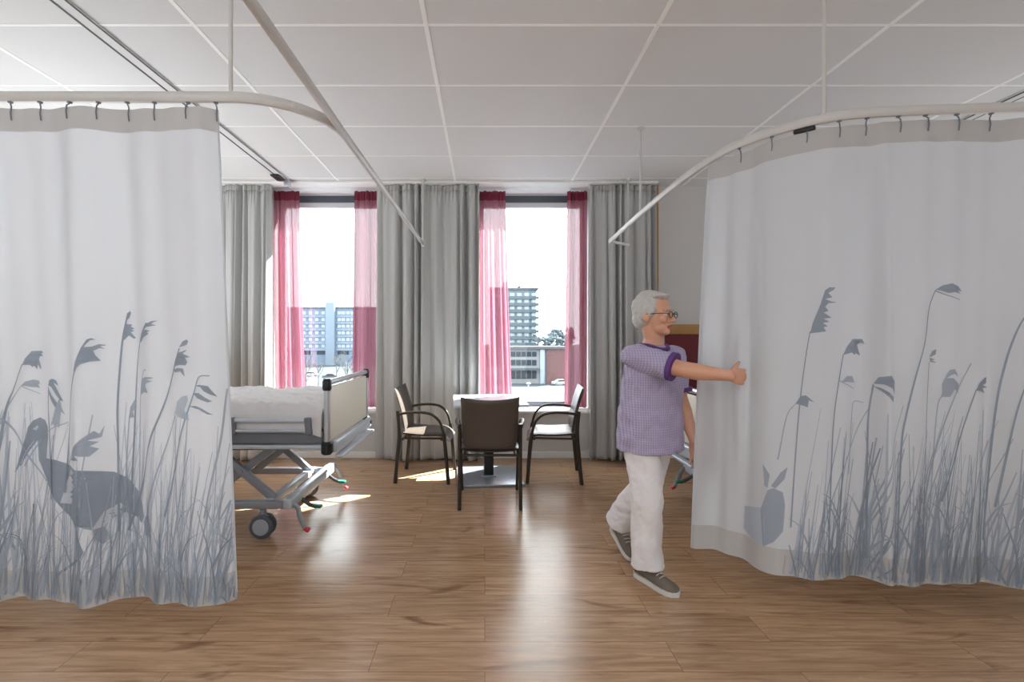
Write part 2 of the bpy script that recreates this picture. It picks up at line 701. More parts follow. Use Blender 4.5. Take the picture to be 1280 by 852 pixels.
def rod(root, x, y, z0=ZR + RH / 2):
    m = MB()
    m.tube([(x, y, z0 - .004), (x, y, ZC - .008)], .0085, 12)
    m.tube([(x, y, ZC - .02), (x, y, ZC - .001)], .028, 18)
    m.build('suspension_rod', 'alu_white', root, 40, True)


def arc(cx, cy, r, a0, a1, n=14):
    return [(cx + r * math.cos(math.radians(a0 + (a1 - a0) * i / n)), cy + r * math.sin(math.radians(a0 + (a1 - a0) * i / n))) for i in range(n + 1)]


root = thing('curtain_rail', (-.69, 3.6, ZR), 'white curtain rail hung on rods, bent round the left bed space', 'curtain rail', 'suspended curtain rails')
LPATH = [(XL + .005, 1.96), (-2.2, 1.96)] + arc(-1.06, 2.33, .37, 270, 360) + [(-.655, 5.02)]
m = MB()
m.sweep(LPATH, .03, RH, ZR)
m.build('curved_rail', 'alu_white', root, 40, True)
m = MB()
m.sweep([(-.72, YF + .01), (-.69, 2.33)], .03, RH * .98, ZR)
m.build('straight_rail', 'alu_white', root, 40, True)
rod(root, -1.055, 1.96)
rod(root, -.655, 5.01)
m = MB()
m.box((-.675, 5.005, ZR - .028), (-.635, 5.036, ZR + .028), .004)
m.build('end_cap', 'white', root, None, True)

root = thing('curtain_rail', (1.25, 3.4, ZR), 'white curtain rail hung on rods, bent round the right bed space', 'curtain rail', 'suspended curtain rails')
RCTRL = [(XR - .005, 1.98), (3.2, 2.0), (2.3, 2.05), (1.85, 2.08), (1.60, 2.125), (1.43, 2.25), (1.30, 2.46), (1.255, 2.72), (1.24, 3.1), (1.25, 3.86), (1.29, 4.87)]
RPATH = [(p.x, p.y) for p in catmull([(x, y, 0) for x, y in RCTRL], 8)]
m = MB()
m.sweep(RPATH, .03, RH, ZR)
m.build('curved_rail', 'alu_white', root, 40, True)
rod(root, 1.545, 2.15)
rod(root, 1.245, 3.78)
rod(root, 1.52, 5.0, ZR - .03)
m = MB()
m.bar((1.285, 4.865, ZR), (1.525, 5.005, ZR - .01), .03, .022)
m.build('wall_bracket', 'white', root, None, True)
m = MB()
m.bar((1.455, 2.225, ZR - .034), (1.52, 2.168, ZR - .034), .03, .022, bev=.008)
m.build('glider_stop', 'black', root, None, True)

# ------------------------------------------------------------------ printed privacy curtains
class Cloth:
    def __init__(self, top, bot, z0, z1, fold):
        self.top, self.bot, self.z0, self.z1, self.fold = self.even(top), self.even(bot), z0, z1, fold
        self.L = sum((Vector(b) - Vector(a)).length for a, b in zip(self.top, self.top[1:]))

    @staticmethod
    def even(pts, n=240):
        P = [Vector((p.x, p.y)) for p in catmull([(x, y, 0) for x, y in pts], 10)]
        acc = [0]
        for a, b in zip(P, P[1:]):
            acc.append(acc[-1] + (b - a).length)
        out, j = [], 0
        for i in range(n + 1):
            t = acc[-1] * i / n
            while j < len(acc) - 2 and acc[j + 1] < t:
                j += 1
            k = (t - acc[j]) / max(1e-9, acc[j + 1] - acc[j])
            out.append(P[j].lerp(P[j + 1], k))
        return out

    @staticmethod
    def pick(P, s):
        n = len(P) - 1
        x = s * n
        i = max(0, min(n - 1, int(x)))
        return P[i].lerp(P[i + 1], x - i), (P[min(i + 2, n)] - P[max(i - 1, 0)]).normalized()

    def base(self, s, t):
        a, ta = self.pick(self.bot, s)
        b, tb = self.pick(self.top, s)
        p = a.lerp(b, t)
        d = ta.lerp(tb, t).normalized()
        return Vector((p.x, p.y, self.z0 + (self.z1 - self.z0) * t)), Vector((d.y, -d.x, 0))

    def at(self, s, t, off=0.):
        p, n = self.base(s, t)
        return p + n * (self.fold(s * self.L, t) + off)

    def flat(self, px, py):
        """where on the flat cloth (metres along, metres up) a motif sits"""
        best = None
        for i in range(0, 81):
            s = i / 80
            t = .4
            p = self.base(s, t)[0]
            e = abs(p.x / p.y * F + CX - px)
            if best is None or e < best[0]:
                best = (e, s)
        s, t = best[1], .4
        for _ in range(8):
            p = self.base(s, t)[0]
            t = ((H - (py - CY) / F * p.y) - self.z0) / (self.z1 - self.z0)
            q0, q1 = self.base(s - .004, t)[0], self.base(s + .004, t)[0]
            x0, x1 = q0.x / q0.y * F + CX, q1.x / q1.y * F + CX
            p = self.base(s, t)[0]
            s += (px - (p.x / p.y * F + CX)) / (x1 - x0) * .008
            s = max(-.1, min(1.1, s))
        return Vector((s * self.L, t * (self.z1 - self.z0)))


class Print:
    """flat motifs gathered in cloth coordinates, then laid on the folds of the cloth"""

    def __init__(self, cloth_):
        self.c = cloth_
        self.items = []

    def poly(self, pts, slot, layer):
        P = [self.c.flat(*p) for p in pts]
        self.items.append(('p', P, slot, layer))

    def stem(self, pts, w, slot, layer, taper=.5):
        P = [self.c.flat(*p) for p in pts]
        self.ribbon(P, w, slot, layer, taper)

    def ribbon(self, P, w, slot, layer, taper=.5):
        if len(P) > 2:
            P = [Vector((p.x, p.y)) for p in catmull([(p.x, p.y, 0) for p in P], 6)]
        # resample so that the strip follows the folds
        Q = [P[0]]
        for a, b in zip(P, P[1:]):
            n = max(1, int((b - a).length / .03))
            Q += [a.lerp(b, (i + 1) / n) for i in range(n)]
        self.items.append(('r', Q, slot, layer, w, taper))

    def lay(self, mb):
        Hh = self.c.z1 - self.c.z0
        L = self.c.L

        def put(q, layer):
            return self.c.at(q.x / L, q.y / Hh, .0016 + layer)

        def inside(q):
            return -.001 < q.x < L + .001 and -.001 < q.y < Hh
        for k, it in enumerate(self.items):
            layer = it[3] * .0007 + (k % 97) * .000004
            mb.slot = it[2]
            if it[0] == 'r':
                Q, w, taper = it[1], it[4], it[5]
                n = len(Q)
                prev = None
                for i, q in enumerate(Q):
                    d = (Q[min(i + 1, n - 1)] - Q[max(i - 1, 0)]).normalized()
                    s = Vector((-d.y, d.x)) * w * .5 * (1 - (1 - taper) * i / max(1, n - 1))
                    a, b = q + s, q - s
                    ok = inside(a) and inside(b)
                    cur = (mb.bm.verts.new(put(a, layer)), mb.bm.verts.new(put(b, layer))) if ok else None
                    if prev and cur:
                        mb._face([prev[0], prev[1], cur[1], cur[0]])
                    prev = cur
            else:
                P = it[1]
                tri = tessellate_polygon([[Vector((p.x, p.y, 0)) for p in P]])
                b = bmesh.new()
                vs = [b.verts.new((p.x, p.y, 0)) for p in P]
                for t in tri:
                    try:
                        b.faces.new([vs[i] for i in t])
                    except ValueError:
                        pass
                for _ in range(6):
                    E = [e for e in b.edges if e.calc_length() > .035]
                    if not E:
                        break
                    bmesh.ops.subdivide_edges(b, edges=E, cuts=1)
                    bmesh.ops.triangulate(b, faces=b.faces[:])
                mp = {}
                for v in b.verts:
                    q = Vector((v.co.x, v.co.y))
                    mp[v] = mb.bm.verts.new(put(q, layer)) if inside(q) else None
                for f in b.faces:
                    vv = [mp[v] for v in f.verts]
                    if all(vv):
                        mb._face(vv)
                b.free()


def zoomed(x0, y0, k):
    return lambda pts: [(x0 + a * k, y0 + b * k) for a, b in pts]


def grass(pr, rnd, n, x0, x1, ybot, ytop, tilt, w, slots, layer0):
    for i in range(n):
        px = rnd.uniform(x0, x1)
        top = ytop + (ybot - ytop) * .8 * rnd.random() ** 1.1
        lean = rnd.gauss(tilt, 16) * (ybot - top) / 150
        bow = rnd.uniform(-7, 7)
        pts = [(px, ybot), (px + lean * .45 + bow, (ybot + top) / 2), (px + lean, top)]
        sl = rnd.choice(slots)
        pr.stem(pts, rnd.uniform(*w), sl, layer0 + rnd.randint(0, 3) * .5, .35)
        if rnd.random() < .16:      # a leaf leaving the stalk
            sd = rnd.choice((-1, 1))
            yb = (ybot + top) / 2
            pr.stem([(px + lean * .45 + bow, yb), (px + lean * .45 + bow + sd * 12, yb - 26), (px + lean * .5 + bow + sd * 26, yb - 36)], w[1] * .8, sl, layer0 + 1, .1)


def privacy_curtain(cl, label, pr, nu, hooks):
    p0 = cl.base(.5, 0)[0]
    root = thing('privacy_curtain', (p0.x, p0.y, 0), label, 'curtain', 'printed privacy curtains')
    m = MB()
    m.grid(lambda u, v: cl.at(u, v), nu, 90)
    pr.lay(m)
    m.build('printed_fabric', ['privacy', 'print1', 'print2', 'print3', 'print0'], root, 180, True, False)
    Hh = cl.z1 - cl.z0
    m = MB()
    m.grid(lambda u, v: cl.at(u, v * .118 / Hh, .0009), nu, 6)
    m.build('bottom_hem', 'privacy_hem', root, 180, True, False)
    m = MB()
    m.grid(lambda u, v: cl.at(u, 1 - v * .095 / Hh, .0009), nu, 6)
    m.build('heading_band', 'privacy_hem', root, 180, True, False)
    for e in ((0, 1) if hooks[1] else (1,)):
        m = MB()
        m.tube([cl.at(e, v / 40) for v in range(41)], .0045, 8, .6)
        m.build('side_hem', 'privacy', root, 180, True)
    for s in hooks[0]:
        p = cl.at(s, 1.)
        q, _ = cl.base(s, 1.)
        q.z = ZR - RH / 2
        m = MB()
        m.tube([p + Vector((0, -.004, -.05)), p + Vector((0, -.008, -.02)), p + Vector((0, -.004, .006)), q + Vector((0, 0, -.006)), q + Vector((0, 0, .002))], .0028, 8)
        m.box(q + Vector((-.007, -.007, -.006)), q + Vector((.007, .007, .002)), .002)
        m.build('hook', 'grey_plastic', root, 40, True)
    return root


def foldL(u, t):
    a = .020 + .014 * (1 - t)
    d = math.sin(2 * PI * u / .43 + .4 + .5 * (1 - t)) + .55 * math.sin(2 * PI * u / .235 + 1.1) + .25 * math.sin(2 * PI * u / .131 + 2 * t)
    pin = max(0, t - .9) / .1
    d = d * (1 - .35 * pin) + pin * .25 * math.cos(2 * PI * u / .122)
    return a * d * .95


CL = Cloth([(-2.62, 1.955), (-2.0, 1.957), (-1.4, 1.96), (-1.118, 1.962)],
           [(-2.60, 1.955), (-1.98, 1.955), (-1.36, 1.95), (-1.038, 1.945)], .232, 2.276, foldL)
rnd = random.Random(11)
pl = Print(CL)
grass(pl, rnd, 130, -40, 300, 775, 500, 14, (.005, .011), (2, 3, 3), 0)
zs = zoomed(0, 500, .2817)
stork = [(35, 328), (60, 255), (105, 160), (115, 120), (135, 92), (165, 78), (190, 90), (205, 120), (205, 170), (195, 260), (240, 263), (300, 280), (350, 295), (420, 300), (500, 320), (550, 355), (590, 420), (605, 480), (612, 530), (600, 560), (580, 530), (540, 505), (500, 520), (470, 550), (440, 560), (400, 540), (384, 545), (395, 590), (420, 650), (405, 680), (405, 775), (385, 775), (388, 692), (250, 785), (240, 775), (385, 680), (378, 620), (370, 550), (340, 530), (290, 490), (240, 440), (205, 380), (185, 330), (160, 270), (155, 180), (75, 290)]
pl.poly(zs(stork), 1, 3)
pl.poly(zs([(610, 555), (622, 525), (650, 515), (668, 560), (676, 615), (620, 612)]), 2, 3)
pl.poly(zs([(440, 560), (470, 552), (492, 610), (470, 632), (452, 608)]), 2, 3)
pl.stem(zs([(50, 316), (100, 240), (142, 182)]), .0035, 4, 4)
pl.poly(zs([(135, 130), (155, 112), (160, 122), (150, 135)]), 4, 4)
pl.poly(zs([(330, 300), (300, 360), (270, 455), (330, 455), (340, 430), (320, 425), (355, 405), (320, 405), (355, 380), (330, 378), (370, 375), (335, 355), (355, 345), (330, 335), (365, 310)]), 4, 4)
pl.poly(zs([(440, 560), (470, 490), (520, 460), (540, 480), (515, 490), (530, 505), (500, 515), (470, 555)]), 4, 4)
pl.poly(zs([(320, 260), (360, 200), (440, 130), (455, 145), (470, 108), (462, 160), (420, 170), (455, 180), (430, 195), (455, 210), (430, 240), (370, 235), (395, 255), (350, 258)]), 2, 4)
pl.stem(zs([(250, 860), (275, 640), (300, 330), (350, 210)]), .006, 2, 4)
grass(pl, rnd, 80, -40, 300, 775, 560, 12, (.003, .007), (2, 3), 5)
grass(pl, rnd, 90, -30, 300, 775, 620, 6, (.004, .010), (1, 2, 2), 7)
grass(pl, rnd, 60, 150, 300, 775, 520, 14, (.003, .007), (2, 3, 3), 3)
za, zb = zoomed(0, 380, .1878), zoomed(130, 380, .2112)
for z, w, sl, st in (
        (za, .0085, 1, [(-60, 1300), (-10, 1000), (20, 700), (60, 570), (140, 400)]),
        (za, .006, 2, [(0, 800), (20, 700), (60, 620), (130, 545)]), (za, .004, 2, [(130, 545), (190, 570), (255, 598)]),
        (za, .006, 1, [(340, 1300), (330, 850), (321, 700), (323, 550)]),
        (za, .0085, 1, [(440, 1250), (485, 850), (530, 600), (570, 425)]),
        (zb, .0085, 1, [(74, 1350), (72, 850), (70, 600), (88, 250), (105, 110), (115, 50)]),
        (zb, .0075, 1, [(125, 1350), (145, 850), (160, 500), (180, 300), (213, 190), (260, 110)]),
        (zb, .006, 2, [(175, 1200), (185, 700), (200, 500), (235, 395), (258, 392)]),
        (zb, .005, 2, [(105, 1100), (118, 760), (130, 610)]),
        (zb, .0095, 1, [(120, 1350), (270, 850), (330, 680), (400, 480), (470, 260)]),
        (zb, .0075, 1, [(370, 1250), (460, 850), (500, 700), (560, 520), (592, 428), (648, 420)]),
        (zb, .007, 2, [(250, 1250), (370, 850), (440, 650)]),
        (zb, .007, 2, [(620, 1250), (690, 850), (712, 560), (724, 420)]),
        (za, .008, 2, [(0, 760), (180, 1010), (300, 1180)]), (za, .006, 2, [(150, 1080), (300, 860), (470, 780)])):
    pl.stem(z(st), w, sl, 9, .6)
for z, sl, pg in (
        (za, 1, [(135, 410), (160, 360), (200, 312), (270, 310), (282, 322), (265, 328), (280, 345), (258, 345), (248, 365), (265, 425), (258, 432), (240, 400), (235, 435), (215, 410), (205, 420), (190, 405), (150, 405)]),
        (za, 2, [(125, 545), (160, 515), (210, 502), (245, 508), (255, 530), (240, 535), (255, 560), (235, 555), (200, 552), (160, 545)]),
        (za, 1, [(322, 540), (330, 505), (350, 495), (375, 505), (392, 540), (380, 535), (360, 520), (400, 600), (425, 645), (405, 640), (375, 600), (345, 550)]),
        (za, 1, [(325, 560), (345, 600), (385, 655), (375, 690), (350, 650), (328, 600)]),
        (za, 2, [(400, 620), (415, 690), (440, 735), (410, 715), (400, 825), (385, 800), (375, 825), (360, 795), (340, 810), (360, 740), (375, 680)]),
        (za, 1, [(560, 440), (570, 380), (600, 290), (625, 235), (645, 225), (665, 235), (640, 240), (620, 270), (615, 285), (650, 280), (680, 265), (715, 270), (710, 275), (685, 280), (712, 297), (680, 292), (655, 310), (665, 340), (690, 375), (640, 380), (600, 395), (580, 420), (572, 445)]),
        (zb, 1, [(95, 215), (95, 150), (105, 115), (140, 120), (130, 130), (155, 145), (135, 148), (152, 158), (130, 165), (162, 200), (150, 205), (120, 185), (105, 205)]),
        (zb, 1, [(105, 100), (115, 50), (125, 38), (132, 50), (122, 80)]),
        (zb, 1, [(200, 220), (220, 170), (250, 120), (290, 100), (322, 97), (300, 108), (290, 118), (315, 125), (290, 130), (260, 135), (245, 150), (285, 157), (265, 165), (275, 175), (240, 195), (215, 225)]),
        (zb, 2, [(195, 540), (205, 480), (220, 440), (250, 430), (305, 432), (290, 440), (262, 445), (300, 455), (262, 465), (250, 480), (272, 525), (240, 520), (220, 530)]),
        (zb, 2, [(120, 680), (130, 610), (150, 570), (160, 590), (150, 610), (158, 625), (140, 640), (148, 675)]),
        (zb, 1, [(425, 390), (445, 320), (465, 285), (485, 280), (515, 268), (510, 278), (490, 290), (538, 312), (505, 315), (520, 340), (510, 360), (470, 358), (440, 365)]),
        (zb, 1, [(430, 385), (460, 375), (495, 378), (505, 425), (490, 410), (478, 395), (440, 402)]),
        (zb, 1, [(468, 255), (490, 220), (515, 208), (525, 220), (515, 240), (485, 250)]),
        (zb, 1, [(572, 480), (590, 472), (640, 480), (680, 545), (650, 530), (620, 510), (600, 485)]),
        (zb, 1, [(555, 520), (590, 520), (660, 570), (640, 575), (580, 550)]),
        (zb, 1, [(530, 598), (570, 595), (610, 610), (665, 650), (640, 645), (590, 615)]),
        (zb, 3, [(440, 640), (455, 570), (490, 540), (520, 535), (525, 560), (505, 620), (535, 680), (490, 670), (460, 660)]),
        (zb, 2, [(715, 430), (725, 340), (738, 310), (745, 430)])):
    pl.poly(z(pg), sl, 9.5)
hookL = []
for px in (-95, -60, -24, 13, 50, 87, 123, 159, 193, 235, 271):
    hookL.append(max(0, min(1, CL.flat(px, 135).x / CL.L)))
privacy_curtain(CL, 'white privacy curtain on the left, printed with a grey stork among reeds', pl, 200, (hookL, False))


def foldR(u, t):
    low = 1 - t
    pin = max(0, t - .9) / .1
    a = .024 + .022 * low
    lead = max(0, 1 - u / .55)
    d = math.sin(2 * PI * u / .50 + 2.2 + .3 * low) + .5 * math.sin(2 * PI * u / .27 + .6) + .25 * math.sin(2 * PI * u / .13 + low * 2)
    d *= .6
    d += lead * .5 * math.sin(2 * PI * u / .155 + 1.)
    crease = .034 * math.exp(-((u - .775 - .03 * low) / .026) ** 2)       # the sharp upright fold
    grip = .05 * math.exp(-((u - .200) / .028) ** 2) * math.exp(-((t - .44) / (.10 if t > .44 else .22)) ** 2)     # gathered in the fist
    return grip + a * d * (1 - .3 * pin) + crease * (.4 + .6 * min(1, low * 4))


CR = Cloth([(1.253, 2.60), (1.275, 2.52), (1.33, 2.40), (1.43, 2.25), (1.60, 2.125), (1.85, 2.08), (2.3, 2.05), (2.75, 2.02)],
           [(1.10, 2.46), (1.15, 2.40), (1.22, 2.30), (1.33, 2.175), (1.52, 2.11), (1.80, 2.09), (2.28, 2.04), (2.74, 2.0)], .245, 2.276, foldR)
rnd = random.Random(29)
pr = Print(CR)
zr1, zr2, zr3 = zoomed(960, 340, .2114), zoomed(1110, 340, .2112), zoomed(900, 500, .27)
grass(pr, rnd, 120, 975, 1330, 760, 505, 24, (.005, .012), (2, 3, 2), 0)
pr.poly(zr3([(100, 495), (200, 490), (212, 520), (214, 664), (180, 655), (140, 640), (95, 600)]), 3, 1)
pr.poly(zr3([(195, 500), (225, 410), (250, 400), (290, 420), (300, 480), (290, 600), (250, 645), (205, 668)]), 2, 1.5)
pr.poly(zr3([(205, 290), (235, 340), (225, 400), (212, 390)]), 2, 1)
pr.poly(zr3([(240, 390), (280, 330), (312, 305), (298, 360), (258, 402)]), 2, 1)
grass(pr, rnd, 90, 1000, 1330, 760, 530, 22, (.004, .010), (1, 2), 5)
grass(pr, rnd, 90, 985, 1330, 760, 600, 8, (.004, .011), (1, 1, 2), 7)
for z, w, sl, st in (
        (zr1, .006, 1, [(130, 1500), (165, 1000), (190, 730), (220, 500), (245, 350)]),
        (zr1, .0075, 1, [(350, 1700), (372, 1100), (388, 850), (420, 640), (447, 485)]),
        (zr1, .005, 2, [(420, 640), (470, 665), (525, 692)]),
        (zr1, .0075, 1, [(600, 1700), (606, 1100), (612, 850), (630, 665)]),
        (zr1, .005, 2, [(60, 1100), (110, 850), (165, 770)]),
        (zr1, .005, 2, [(490, 1200), (510, 850), (528, 770), (590, 775)]),
        (zr2, .0085, 1, [(20, 1700), (50, 1050), (75, 850), (130, 600), (190, 400), (220, 220), (272, 105)]),
        (zr2, .005, 1, [(272, 112), (340, 140), (415, 165)]),
        (zr2, .006, 1, [(180, 1600), (205, 850), (224, 530)]),
        (zr2, .006, 2, [(230, 1500), (275, 850), (306, 720)]),
        (zr2, .008, 2, [(180, 1400), (330, 850), (495, 540)]),
        (zr2, .008, 1, [(300, 1350), (470, 850), (527, 695)]),
        (zr2, .0085, 1, [(600, 1600), (660, 850), (700, 550), (740, 370), (780, 270), (830, 210)]),
        (zr2, .008, 1, [(660, 1400), (740, 850), (810, 590)])):
    pr.stem(z(st), w, sl, 9, .6)
for z, sl, pg in (
        (zr1, 1, [(245, 362), (260, 300), (300, 200), (330, 110), (355, 92), (395, 90), (385, 105), (350, 125), (375, 150), (330, 160), (360, 172), (405, 180), (350, 185), (330, 205), (350, 230), (320, 240), (370, 270), (320, 275), (355, 295), (315, 300), (345, 320), (320, 325), (335, 350)]),
        (zr1, 1, [(445, 490), (470, 440), (510, 395), (580, 395), (595, 425), (565, 415), (545, 430), (568, 495), (535, 480), (525, 490), (505, 475)]),
        (zr1, 2, [(435, 650), (470, 615), (510, 615), (530, 655), (480, 650)]),
        (zr1, 1, [(630, 660), (645, 620), (685, 608), (710, 640), (712, 715), (690, 680), (660, 660)]),
        (zr1, 1, [(630, 675), (650, 680), (700, 730), (695, 762), (660, 710)]),
        (zr1, 1, [(160, 775), (190, 730), (220, 725), (265, 765), (235, 755), (230, 795), (200, 785)]),
        (zr2, 1, [(270, 105), (310, 80), (360, 68), (400, 85), (428, 115), (395, 110), (420, 130), (380, 120), (340, 125), (300, 110)]),
        (zr2, 1, [(225, 500), (250, 465), (275, 455), (272, 485), (240, 500)]),
        (zr2, 1, [(228, 505), (270, 515), (245, 520), (278, 535), (232, 530)]),
        (zr2, 2, [(305, 735), (305, 660), (330, 600), (350, 575), (380, 572), (410, 620), (380, 600), (350, 610), (330, 625), (370, 625), (410, 660), (405, 715), (380, 690), (350, 735)]),
        (zr2, 1, [(525, 700), (550, 660), (600, 625), (612, 625), (610, 660), (580, 670), (620, 685), (580, 688), (600, 720), (560, 705)])):
    pr.poly(z(pg), sl, 9.5)
hookR = []
for px in (925, 965, 1008, 1049, 1084, 1123, 1157, 1196, 1239, 1285, 1330):
    hookR.append(max(0, min(1, CR.flat(px, 152).x / CR.L)))
privacy_curtain(CR, 'white privacy curtain on the right, printed with tall grey reeds, being drawn by the person', pr, 240, (hookR, True))

# ------------------------------------------------------------------ hospital beds
def make_bed(x0, y0, sgn, dz, label, mlabel, dlabel, full=True):
    """foot end at x0, near long side at y0, head end towards sgn*x"""
    root = thing('hospital_bed', (x0 + sgn * 1.05, y0 + .5, 0), label, 'bed', 'hospital beds')

    def W(u, v, z):
        return Vector((x0 + sgn * u, y0 + v, z + dz))

    def G(u, v, z):           # undercarriage: stays on the floor
        return Vector((x0 + sgn * u, y0 + v, z))

    def box(m, a, b, bev=.004, fn=W):
        p, q = fn(*a), fn(*b)
        m.box([min(p[i], q[i]) for i in range(3)], [max(p[i], q[i]) for i in range(3)], bev)

    def board(name, u, fl):
        m = MB()
        box(m, (u - .012, .035, .655), (u + .012, .965, 1.005), .006)
        p = m.build(name, 'cream', root, None, True)
        for v in (.0, 1.0):
            m = MB()
            m.tube([W(u, v, .62), W(u, v, 1.0)], .019, 16)
            m.build('post', 'alu', p, 40, True)
            m = MB()
            m.tube([W(u, v, .985), W(u, v, 1.0), W(u, v, 1.045), W(u, v, 1.062)], [.025, .029, .029, .018], 16)
            m.build('corner_cap', 'black', p, 40, True)
            m = MB()
            m.tube([W(u, v, .572), W(u, v, .582), W(u, v, .645), W(u, v, .656)], [.026, .036, .036, .026], 18)
            m.build('wall_bumper', 'black', p, 40, True)
        m = MB()
        m.tube([W(u, .0, 1.035), W(u, 1., 1.035)], .019, 14)
        m.build('grab_rail', 'alu', p, 40, True)
        m = MB()
        box(m, (u - .02 * fl, .03, .575), (u - .055 * fl, .97, .655), .012)
        m.build('lower_beam', 'pale_metal', p, None, True)
        m = MB()
        box(m, (u - .03 * fl, .06, .535), (u - .085 * fl, .94, .556), .006)
        m.build('extension_bar', 'pale_metal', p, None, True)
        m = MB()
        box(m, (u - .055 * fl, .93, .60), (u - .062 * fl, .95, .63), .003)
        m.build('lock_button', 'black', p, None, True)
    board('footboard', 0., 1)
    board('headboard', 2.12, -1)
    # mattress platform
    m = MB()
    box(m, (.035, .015, .635), (2.09, .05, .715), .01)
    box(m, (.035, .95, .635), (2.09, .985, .715), .01)
    box(m, (.04, .03, .66), (2.085, .97, .705), .004)
    m.build('mattress_platform', 'grey_plastic', root, None, True)
    m = MB()
    box(m, (.0, .008, .602), (2.1, .05, .630), .006)
    box(m, (.0, .95, .602), (2.1, .992, .630), .006)
    for u in (.3, 1.0, 1.7):
        box(m, (u, .03, .605), (u + .05, .97, .632))
    m.build('upper_frame', 'pale_metal', root, None, True)
    # folded side rails
    for v, s in ((-.008, -1), (1.008, 1)):
        for u0 in (.10, 1.15):
            m = MB()
            for z, r in ((.725, .012), (.79, .014)):
                m.tube([W(u0, v, z), W(u0 + .52, v, z)], r, 12)
            sr = m.build('side_rail', 'pale_metal', root, 40, True)
            m = MB()
            for uu in (u0 + .01, u0 + .50):
                m = MB()
                m.bar(W(uu, v + .004 * s, .70), W(uu + .012, v + .004 * s, .812), .028, .042, (1, 0, 0), .008)
                m.build('rail_bracket', 'grey_plastic', sr, None, True)
    # undercarriage
    for v in (.06, .86):
        m = MB()
        box(m, (.26, v, .195), (1.95, v + .06, .245), .008, G)
        m.build('base_beam', 'grey_metal', root, None, True)
    m = MB()
    m.bar(G(.275, .04, .235), G(.275, .96, .235), .065, .07, bev=.012)
    m.build('cross_member', 'pale_metal', root, None, True)
    m = MB()
    m.bar(G(.42, .1, .225), G(.42, .9, .225), .05, .05)
    m.build('cross_member', 'pale_metal', root, None, True)
    m = MB()
    m.bar(G(1.92, .04, .235), G(1.92, .96, .235), .10, .07, bev=.012)
    m.build('cross_member', 'pale_metal', root, None, True)
    for u0, u1, v in ((.40, .84, .14), (.40, .84, .80)):
        m = MB()
        m.bar(G(u0, v, .24), W(u1, v, .615), .035, .05)
        m.bar(W(u0 - .02, v + .045, .615), G(u1 + .02, v + .045, .24), .03, .05)
        m.tube([((G(u0, v, .24) + W(u1, v, .615)) / 2) + Vector((0, -.03, 0)), ((G(u0, v, .24) + W(u1, v, .615)) / 2) + Vector((0, .075, 0))], .016, 14)
        m.build('lift_arm', 'grey_metal', root, None, True)
        m = MB()
        m.bar(G(u0 + .9, v, .24), W(u1 + .9, v, .615), .035, .05)
        m.bar(W(u0 + .88, v + .045, .615), G(u1 + .92, v + .045, .24), .03, .05)
        m.build('lift_arm', 'grey_metal', root, None, True)
    m = MB()
    box(m, (.36, .38, .545), (.56, .52, .604), .01)
    box(m, (.50, .41, .50), (1.1, .49, .56), .012)
    m.build('lift_motor', 'rubber', root, None, True)
    # twin-wheel castors
    for u in (.455, 1.75):
        for v in (.09, .89):
            m = MB()
            m.tube([G(u, v, .19), G(u, v, .12)], .022, 12)
            m.bar(G(u, v, .15), G(u, v, .075), .026, .07, (1, 0, 0), .01)
            c = m.build('castor', 'grey_metal', root, None, True)
            for s in (-1, 1):
                m = MB()
                m.disc(G(u, v + s * .026, .078), .078, .024, 1)
                wd = m.build('tyre', 'rubber', c, 40, True)
                m = MB()
                m.disc(G(u, v + s * .031, .078), .056, .022, 1)
                m.build('wheel_disc', 'wheel', wd, 40, True)
    # brake pedals at both sides of the foot end
    for v, s in ((.07, -1), (.93, 1)):
        m = MB()
        m.tube(catmull([G(.26, v, .235), G(.215, v, .20), G(.20, v + .01 * s, .15), G(.17, v + .01 * s, .085), G(.155, v + .01 * s, .06)], 5), .018, 10, .6)
        pd = m.build('brake_pedal', 'grey_metal', root, 40, True)
        m = MB()
        m.bar(G(.165, v + .01 * s, .075), G(.135, v + .01 * s, .055), .045, .022, bev=.008)
        m.build('red_pad', 'red', pd, None, True)
        m = MB()
        m.tube(catmull([G(.26, v + .15 * -s, .22), G(.20, v + .15 * -s, .175), G(.145, v + .15 * -s, .155)], 5), .014, 10, .6)
        pd = m.build('steering_pedal', 'rubber', root, 40, True)
        m = MB()
        m.bar(G(.17, v + .15 * -s, .165), G(.11, v + .15 * -s, .158), .045, .02, bev=.008)
        m.build('green_pad', 'green', pd, None, True)
    # bedding rests on the bed
    m = MB()
    box(m, (.05, .06, .706), (2.06, .94, .84), .035)
    mt = m.build('mattress', 'mattress', None, None)
    props(mt, mlabel, 'mattress', 'bed mattresses')
    rnd_ = random.Random(4 if full else 9)
    off = Vector((rnd_.uniform(0, 50), rnd_.uniform(0, 50), 0))

    def dv(a, b):
        u = .04 + 1.78 * a
        # across: over the top and down both sides
        q = (b - .5) * 2
        w = math.copysign(min(1, abs(q) / .8), q)
        fall = max(0, abs(q) - .78) / .22
        v = .5 + w * .475 + math.copysign(.012 * fall, q)
        z = .878 - .02 * abs(w) ** 6 - .125 * fall ** .8 - (.02 if fall > 0 else 0)
        end = max(0, .10 - a) / .10
        z -= .05 * end ** 2 * (1 if fall == 0 else .0) + .035 * end * fall
        p = Vector((u * 3.2, v * 3.2, 0)) + off
        n = noise.noise(p * 1.1) * .014 + noise.noise(p * 2.6 + Vector((0, 0, 4))) * .012 + (1 - abs(noise.noise(Vector((p.x * .9, p.y * 3.2, 2))))) * .016
        n += noise.noise(p * 7) * .007 + (1 - abs(noise.noise(p * 4.3 + Vector((9, 2, 1))))) ** 3 * .014
        if fall > 0:
            v += (noise.noise(Vector((u * 9, 3, off.x))) * .010 - .004) * (1 if q > 0 else -1)
            z += noise.noise(Vector((u * 5, 8, off.y))) * .012 * fall
            n *= .4
